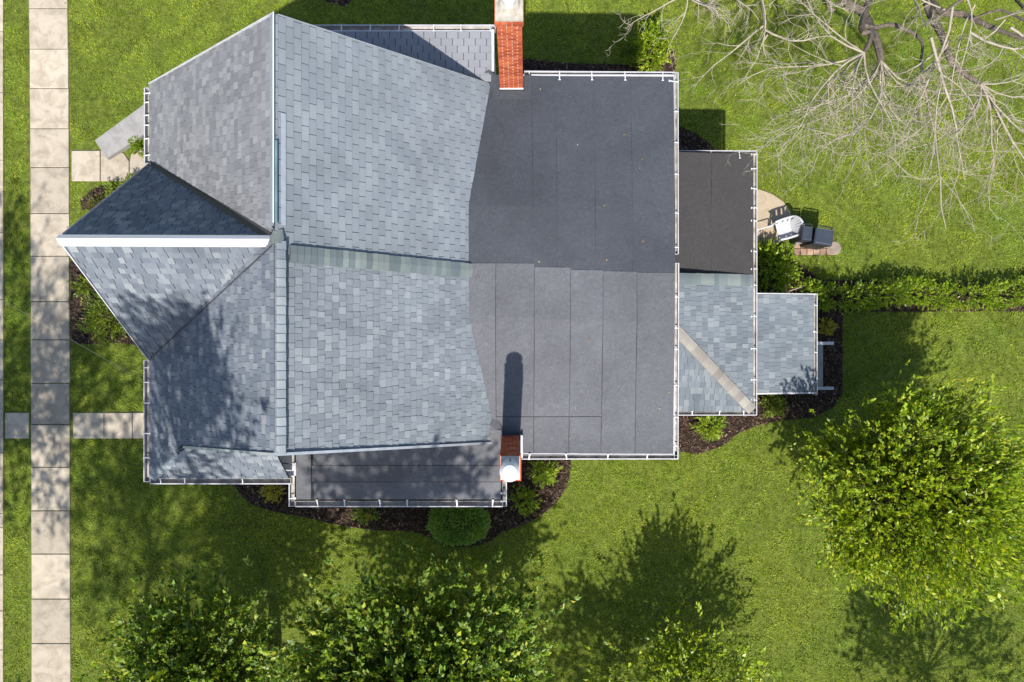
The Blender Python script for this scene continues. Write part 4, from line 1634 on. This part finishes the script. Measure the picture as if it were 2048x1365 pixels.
shrub('spiky bright green shrub in the crook right of the south chimney', 1087, 946, 0.5, 0.50, 130, 0.13, 0.24, M['leaf_hedge'], up=0.15, sprig=0.25)
shrub('loose green shrub at the right end of the south bed', 1050, 1005, 0.5, 0.50, 130, 0.10, 0.34, M['leaf_hedge'], up=0.25)
shrub('spiky round shrub on brown mulch below the hipped extension', 1423, 853, 0.45, 0.50, 150, 0.12, 0.22, M['leaf_hedge'], up=0.1, sprig=0.25)
shrub('low green shrub below the corner of porch and extension', 1551, 811, 0.4, 0.46, 120, 0.10, 0.32, M['leaf_mid'], up=0.2)
shrub('small yellow green rosette shrub beside the porch gutter', 1657, 655, 0.3, 0.30, 90, 0.09, 0.28, M['leaf_yellow'], up=0.0, sprig=0.14)
shrub('large glossy shrub filling the corner between extension and porch', 1560, 540, 0.9, (0.80, 0.85, 1.0), 330, 0.11, 0.42, M['leaf_hedge'], sprig=0.3)
shrub('loose tall shrub just below the patio and chair', 1540, 500, 0.6, (0.50, 0.40, 0.6), 90, 0.11, 0.42, M['leaf_hedge'], sprig=0.3)
shrub('bright yellow green bush at the north corner of the flat roof', 1312, 84, 1.0, (0.62, 0.95, 1.1), 300, 0.12, 0.42, M['leaf_lime'], sprig=0.3)
shrub('dark green low bush left of the bright bush on the north lawn edge', 1258, 95, 0.5, 0.40, 90, 0.10, 0.4, M['leaf_mid'])

# clipped boxwood ball
c = at(918, 1046, 0.55)
root = empty('boxwood', (c.x, c.y, 0.01))
tag(root, 'big round clipped boxwood ball bulging from the south mulch bed', 'shrub')
n = 9000
u = norm(RNG.normal(0, 1, (n, 3)))
u[:, 2] = np.abs(u[:, 2]) * np.where(RNG.random(n) < 0.8, 1, -0.4)
rad = np.array([0.88, 0.64, 0.70])
lump = 1 + 0.05 * np.sin(u[:, :1] * 9 + 1) * np.sin(u[:, 1:2] * 8) + RNG.normal(0, 0.045, (n, 1))
P_ = np.array([c.x, c.y, 0.42]) + u * rad * lump * RNG.uniform(0.88, 1.0, (n, 1))
P_[:, 2] = np.maximum(P_[:, 2], 0.04)
D_ = norm(u + RNG.normal(0, 0.55, (n, 3)) + np.array([0, 0, 0.2]))
V, F = leaves(P_, D_, RNG.uniform(0.055, 0.095, n), 0.55, norm(u + np.array([0, 0, 0.3])))
link('foliage', np_mesh('foliage', V, F), root, M['leaf_box'])
mb = MB()
mb.lathe((c.x, c.y, 0.02), [(0.3, 0), (0.66, 0.15), (0.70, 0.42), (0.56, 0.75), (0.3, 0.95), (0.05, 1.02)], 16)  # made-up solid dark core behind the leaves, in place of single stems
mb.v = [(c.x + (v[0] - c.x) * 1.05, c.y + (v[1] - c.y) * 0.74, v[2] * 0.86) for v in mb.v]
mb.obj('stems', M['bark'], root)['kind'] = 'stuff'

# hedge running off to the right
hx0, hx1 = at(1606, 590, 0.7).x, 20.5
root = empty('hedge', ((hx0 + hx1) / 2, 1.45, 0.01))
tag(root, 'long loose green hedge running from the porch to the right edge', 'hedge')
n = 2300
tx = RNG.uniform(0, 1, n)
X = hx0 + (hx1 - hx0) * tx
yc = 1.40 + 0.10 * np.sin(X * 1.7)
hh = 0.95 + 0.18 * np.sin(X * 2.3 + 1) + 0.15 * np.sin(X * 5.1)
a = RNG.uniform(-0.35, math.pi + 0.35, n)
rr = RNG.uniform(0.5, 1.0, n)
tips = np.stack([X, yc + np.cos(a) * 0.46 * rr, np.maximum(0.1, 0.30 + np.sin(a) * (hh - 0.30) * rr)], 1)
dirs = norm(np.stack([RNG.normal(0, 0.5, n), np.cos(a) * 0.9, np.sin(a) * 0.7 + 0.4], 1) + RNG.normal(0, 0.25, (n, 3)))
lens = RNG.uniform(0.15, 0.32, n)
V, F = sprigs(tips, dirs, lens, 9, 0.10, 0.42)
link('foliage', np_mesh('foliage', V, F), root, M['leaf_hedge'])
mb = MB()
for k in range(34):
    x = hx0 + (hx1 - hx0) * (k + random.random()) / 34
    for s in range(3):
        q = Vector((x + random.uniform(-.3, .3), 1.4 + random.uniform(-.3, .3), random.uniform(0.5, 0.9)))
        mb.tube([(x, 1.4, 0), ((x + q.x) / 2, (1.4 + q.y) / 2, q.z * 0.55), q], [0.02, 0.014, 0.006], 5, cap=False)
mb.obj('stems', M['bark'], root)['kind'] = 'stuff'
mb = MB()
a_, b_ = at(1580, 582, 0.5), at(1618, 569, 0.5)
mb.tube([a_, b_], [0.018, 0.014], 6)
mb.tube([a_, (a_.x, a_.y, 0)], 0.018, 6)
tag(mb.obj('wooden_stake', M['twig']), 'thin bare stick lying across the left end of the hedge', 'stick')


# ------------------------------------------------------------------ bare trees
def branch(mb, p, d, length, r, level, maxlev, droop, rnd, kids):
    n = 7 if level < 2 else 5
    pts, rad = [p.copy()], [r]
    d = d.normalized()
    bend = Vector((rnd.gauss(0, 1), rnd.gauss(0, 1), rnd.gauss(0, 0.4))) * 0.20
    for i in range(n):
        d = (d + bend * (1 if i < n * 0.6 else -1.3) + Vector((rnd.gauss(0, .10), rnd.gauss(0, .10), rnd.gauss(0, .06) - droop))).normalized()
        p = p + d * (length / n)
        if p.z < 0.5:
            p.z = 0.5
        pts.append(p.copy())
        rad.append(r * (1 - 0.75 * (i + 1) / n))
    mb.tube(pts, rad, 6 if level == 0 else (5 if level == 1 else 4), cap=False)
    if level >= maxlev:
        return
    for k in range(kids[level]):
        t = rnd.uniform(0.18, 0.97)
        i = min(n - 1, int(t * n))
        q = pts[i].lerp(pts[i + 1], t * n - i)
        dd = (pts[i + 1] - pts[i]).normalized()
        side = Vector((rnd.gauss(0, 1), rnd.gauss(0, 1), rnd.gauss(0, 0.5)))
        side = (side - dd * side.dot(dd)).normalized()
        nd = (dd * 0.85 + side * rnd.uniform(0.35, 0.9)).normalized()
        branch(mb, q, nd, length * rnd.uniform(0.28, 0.55) * (1 - 0.35 * t + 0.2), max(0.005, rad[i] * rnd.uniform(0.42, 0.62)), level + 1, maxlev, droop * 0.8, rnd, kids)


def bare_tree(label, base, limbs, shoots, seed, kids):
    rnd = random.Random(seed)
    root = empty('bare_tree', base)
    tag(root, label, 'tree', 'bare grey trees behind the house')
    base = Vector(base)
    mb = MB()
    top = base + Vector((0.1, -0.1, 2.6))
    mb.tube([base + Vector((0, 0, -0.1)), base + Vector((0.05, 0, 1.2)), top], [0.36, 0.28, 0.26], 12)
    mb.obj('trunk', M['bark_grey'], root)
    for pts, r0, r1 in limbs:
        mb = MB()
        P = [top - Vector((0, 0, 0.2))] + [at(*q) for q in pts]
        # rounder curve through the points
        C = []
        for i in range(len(P) - 1):
            p0, p1, p2, p3 = P[max(0, i - 1)], P[i], P[i + 1], P[min(len(P) - 1, i + 2)]
            for k in range(4):
                t = k / 4
                C.append(0.5 * ((2 * p1) + (p2 - p0) * t + (2 * p0 - 5 * p1 + 4 * p2 - p3) * t * t + (3 * p1 - p0 - 3 * p2 + p3) * t ** 3))
        C.append(P[-1])
        m = len(C)
        r0, r1 = r0 * 0.72, r1 * 0.75
        mb.tube(C, [r0 + (r1 - r0) * i / (m - 1) for i in range(m)], 8)
        mb.obj('limb', M['bark_grey'], root)
    tw = MB()
    for (px, py, z), (qx, qy, qz), r, droop in shoots:
        p, q = at(px, py, z), at(qx, qy, qz)
        branch(tw, p, q - p + Vector((0, 0, droop * 3)), (q - p).length * 1.05, r, 0, 3, droop * 0.12, rnd, kids)
    tw.obj('branches', M['twig'], root, smooth=True)['kind'] = 'stuff'


H1, H2 = (1728, 106, 6.6), (1962, 168, 6.4)
S = []
rs = random.Random(5)
for qx, qy in ((1480, 130), (1465, 165), (1500, 250), (1545, 215), (1560, 300), (1600, 330), (1520, 95), (1640, 300), (1625, 240)):
    S.append((H1, (qx, qy, rs.uniform(4.2, 6.4)), rs.uniform(0.017, 0.026), 0.35))
H1b = (1762, 122, 6.4)
for qx, qy in ((1680, 360), (1700, 420), (1730, 300), (1765, 330), (1650, 380), (1790, 250), (1755, 420), (1705, 250), (1830, 390)):
    S.append((H1b, (qx, qy, rs.uniform(4.0, 6.0)), rs.uniform(0.016, 0.026), 0.35))
for qx, qy in ((2035, 400), (2000, 300), (1985, 420), (2060, 330), (2070, 250), (1905, 290), (1930, 260), (2040, 430), (1950, 330), (2075, 200)):
    S.append((H2, (qx, qy, rs.uniform(4.2, 6.2)), rs.uniform(0.016, 0.028), 0.3))
for a_, b_ in (((1905, 15, 7.5), (1838, 300, 6.5)), ((1935, 0, 7.6), (1965, 150, 7.0)), ((1862, 75, 7.5), (1845, 400, 5.5)), ((1950, 10, 7.6), (1780, 215, 6.5)),
               ((1940, 65, 7.2), (2045, 230, 6.4)), ((2020, 55, 7.2), (2060, 140, 6.6)), ((1890, 20, 7.3), (1700, 40, 7.2)), ((1850, -20, 7.2), (1660, 130, 6.8)),
               ((1900, 80, 7.0), (1815, 190, 6.2)), ((1880, 95, 6.8), (1760, 240, 6.0)), ((1990, 40, 7.2), (2060, 20, 7.2)), ((2010, 40, 7.0), (1890, 200, 6.0)), ((1820, -10, 7.2), (1880, 60, 7.6)), ((1842, 128, 6.4), (1900, 420, 5.0))):
    S.append((a_, b_, rs.uniform(0.018, 0.032), 0.2))
bare_tree('large bare grey tree drooping over the lawn at the upper right', (10.8, 12.3, 0),
          [([(1690, -30, 5.4), (1728, 28, 5.9), (1752, 80, 6.3), H1b], 0.17, 0.09), ([(1728, 28, 5.9), (1742, 70, 6.4), H1], 0.12, 0.05),
           ([(1850, -25, 5.8), (1862, 30, 6.2), (1888, 80, 6.4), (1903, 125, 6.4), (1932, 150, 6.4), H2], 0.14, 0.06),
           ([(1858, -5, 5.9), (1930, 30, 6.4), (1990, 58, 6.8), (2060, 82, 7.2)], 0.13, 0.05), ([(1728, 28, 5.9), (1790, 50, 6.1), (1842, 80, 6.3), (1840, 128, 6.4)], 0.09, 0.03),
           ([(1960, -60, 7.0), (1905, 12, 7.5), (1850, 52, 7.4)], 0.06, 0.03), ([(2060, 30, 7.0), (2000, 20, 6.9), (1940, 40, 6.6)], 0.05, 0.03)],
          S, 21, (10, 3, 1))
S = []
for qx, qy in ((1300, 40), (1330, 75), (1360, 95), (1420, 60), (1450, 20), (1300, 10), (1395, 45)):
    S.append(((1375, -10, 6.5), (qx, qy, rs.uniform(5, 6.2)), rs.uniform(0.016, 0.024), 0.3))
for a_, b_ in (((1522, -10, 7), (1530, 110, 6.3)), ((1535, 70, 6.6), (1480, 160, 5.8)), ((1530, 60, 6.7), (1575, 185, 6.0)), ((1465, -10, 6.5), (1480, 70, 6.0)), ((1640, -10, 7), (1640, 60, 6.6)), ((1660, -15, 6.8), (1625, 45, 6.4)), ((1530, 50, 6.6), (1400, 150, 5.4))):
    S.append((a_, b_, rs.uniform(0.018, 0.028), 0.25))
bare_tree('smaller bare tree reaching in at the top beside the bright bush', (5.2, 14.2, 0),
          [([(1440, -90, 5.0), (1400, -40, 6.0), (1375, -10, 6.5)], 0.10, 0.04), ([(1500, -80, 5.6), (1520, -25, 6.6), (1530, 60, 6.6)], 0.09, 0.03), ([(1600, -70, 6.0), (1645, -10, 7.0)], 0.07, 0.03)],
          S, 33, (7, 3, 1))


# ------------------------------------------------------------------ mulch chips, lawn
def chips():
    Vs = []
    for k, poly in BEDS.items():
        xs_ = [p[0] for p in poly]
        ys_ = [p[1] for p in poly]
        w, h = max(xs_) - min(xs_), max(ys_) - min(ys_)
        n = int(w * h * 420)
        x = RNG.uniform(min(xs_), min(xs_) + w, n)
        y = RNG.uniform(min(ys_), min(ys_) + h, n)
        ok = in_poly(x, y, poly)
        Vs.append(np.stack([x[ok], y[ok]], 1))
    p = np.concatenate(Vs)
    n = len(p)
    an = RNG.uniform(0, 2 * math.pi, n)
    L, W = RNG.uniform(0.02, 0.06, n), RNG.uniform(0.008, 0.02, n)
    z = RNG.uniform(0.012, 0.045, n)
    tl = RNG.normal(0, 0.35, n)
    ca, sa = np.cos(an), np.sin(an)
    vs = []
    for sx, sy, sz in ((-1, -1, 0), (1, -1, 0), (1, 1, 0), (-1, 1, 0)):
        vs.append(np.stack([p[:, 0] + ca * L * sx - sa * W * sy, p[:, 1] + sa * L * sx + ca * W * sy, z + tl * L * sx + 0.006 * sy], 1))
    V = np.stack(vs, 1).reshape(-1, 3)
    F = np.arange(n * 4).reshape(n, 4)
    m, nt, b = mat_base('bark_chips')
    g = nt.nodes.new('ShaderNodeNewGeometry')
    c = ramp(nt, g.outputs['Random Per Island'], [(0, (0.014, 0.009, 0.006)), (0.6, (0.045, 0.024, 0.014)), (0.93, (0.085, 0.048, 0.028)), (1.0, (0.24, 0.17, 0.11))])
    nt.links.new(c, b.inputs['Base Color'])
    b.inputs['Roughness'].default_value = 0.9
    o = link('mulch_chips', np_mesh('mulch_chips', V, F), None, m)
    o['kind'] = 'stuff'


chips()

mb = MB()
mb.poly([(-60, -60, 0.0), (60, -60, 0.0), (60, 60, 0.0), (-60, 60, 0.0)])
structure('lawn', mb, M['soil'])


def grass():
    x0, x1, y0, y1 = -19, 19, -13, 13
    n = 720000
    x = RNG.uniform(x0, x1, n)
    y = RNG.uniform(y0, y1, n)
    bad = (x < -16.2)
    for poly in EXCL:
        bad |= in_poly(x, y, [(p[0], p[1]) for p in poly])
    x, y = x[~bad], y[~bad]
    n = len(x)
    # blades lean in neighbouring swirls
    fl = 2.2 * np.sin(x * 2.1 + 1.3 * np.sin(y * 1.7)) + 2.0 * np.sin(y * 2.6 + 1.1 * np.sin(x * 2.9)) + RNG.normal(0, 0.9, n)
    lean = RNG.uniform(0.25, 0.95, n)
    tuft = 0.5 + 0.25 * (np.sin(x * 3.7 + 2 * np.sin(y * 2.9)) + np.sin(y * 4.3 + 2 * np.sin(x * 3.1 + 1)))
    L = RNG.uniform(0.040, 0.085, n) * (0.75 + 0.55 * tuft)
    W = RNG.uniform(0.010, 0.020, n)
    ca, sa = np.cos(fl), np.sin(fl)
    base = np.stack([x, y, np.zeros(n)], 1)
    side = np.stack([-sa, ca, np.zeros(n)], 1) * W[:, None]
    d = np.stack([ca * lean, sa * lean, np.sqrt(np.maximum(0.05, 1 - lean ** 2)) * 0.8], 1)
    tip = base + d * L[:, None]
    V = np.stack([base - side, base + side, tip], 1).reshape(-1, 3)
    F = np.arange(n * 3).reshape(n, 3)
    o = link('grass', np_mesh('grass', V, F), None, M['grass'])
    o['kind'] = 'stuff'


grass()


def litter():
    """fallen leaves on lawn, beds, path and in the gutters"""
    spots = []
    for k in range(420):
        x, y = RNG.uniform(-15.5, 16), RNG.uniform(-10.5, 10.5)
        if in_poly(np.array([x]), np.array([y]), HOUSE_FOOT)[0]:
            continue
        spots.append((x, y, 0.075))
    for (x0, x1, y, z) in ((3.7, 6.4, 4.975, 2.98), (-4.5, -0.4, 6.90, 5.88), (-4.6, -0.3, -3.58, 5.90), (0.3, 3.6, -2.58, 5.80), (-7.8, -4.9, -3.04, 6.09), (3.8, 6.4, -1.92, 2.91)):
        for k in range(9):
            spots.append((RNG.uniform(x0, x1), y + RNG.normal(0, 0.012), z))
    for k in range(26):
        x, y = RNG.uniform(0.4, 3.5), RNG.uniform(-2.4, 5.7)
        spots.append((x, y, z_flat(x, y) + 0.035))
    p = np.array(spots)
    n = len(p)
    d = norm(np.stack([RNG.normal(0, 1, n), RNG.normal(0, 1, n), RNG.normal(0, 0.12, n)], 1))
    V, F = leaves(p, d, RNG.uniform(0.025, 0.06, n), 0.55, np.tile(np.array([0, 0, 1.0]), (n, 1)), 0.0)
    m, nt, b = mat_base('dry_leaf')
    g = nt.nodes.new('ShaderNodeNewGeometry')
    c = ramp(nt, g.outputs['Random Per Island'], [(0, (0.10, 0.055, 0.025)), (0.5, (0.22, 0.13, 0.05)), (0.85, (0.33, 0.26, 0.07)), (1.0, (0.42, 0.36, 0.25))])
    nt.links.new(c, b.inputs['Base Color'])
    b.inputs['Roughness'].default_value = 0.8
    link('fallen_leaves', np_mesh('fallen_leaves', V, F), None, m)['kind'] = 'stuff'


litter()
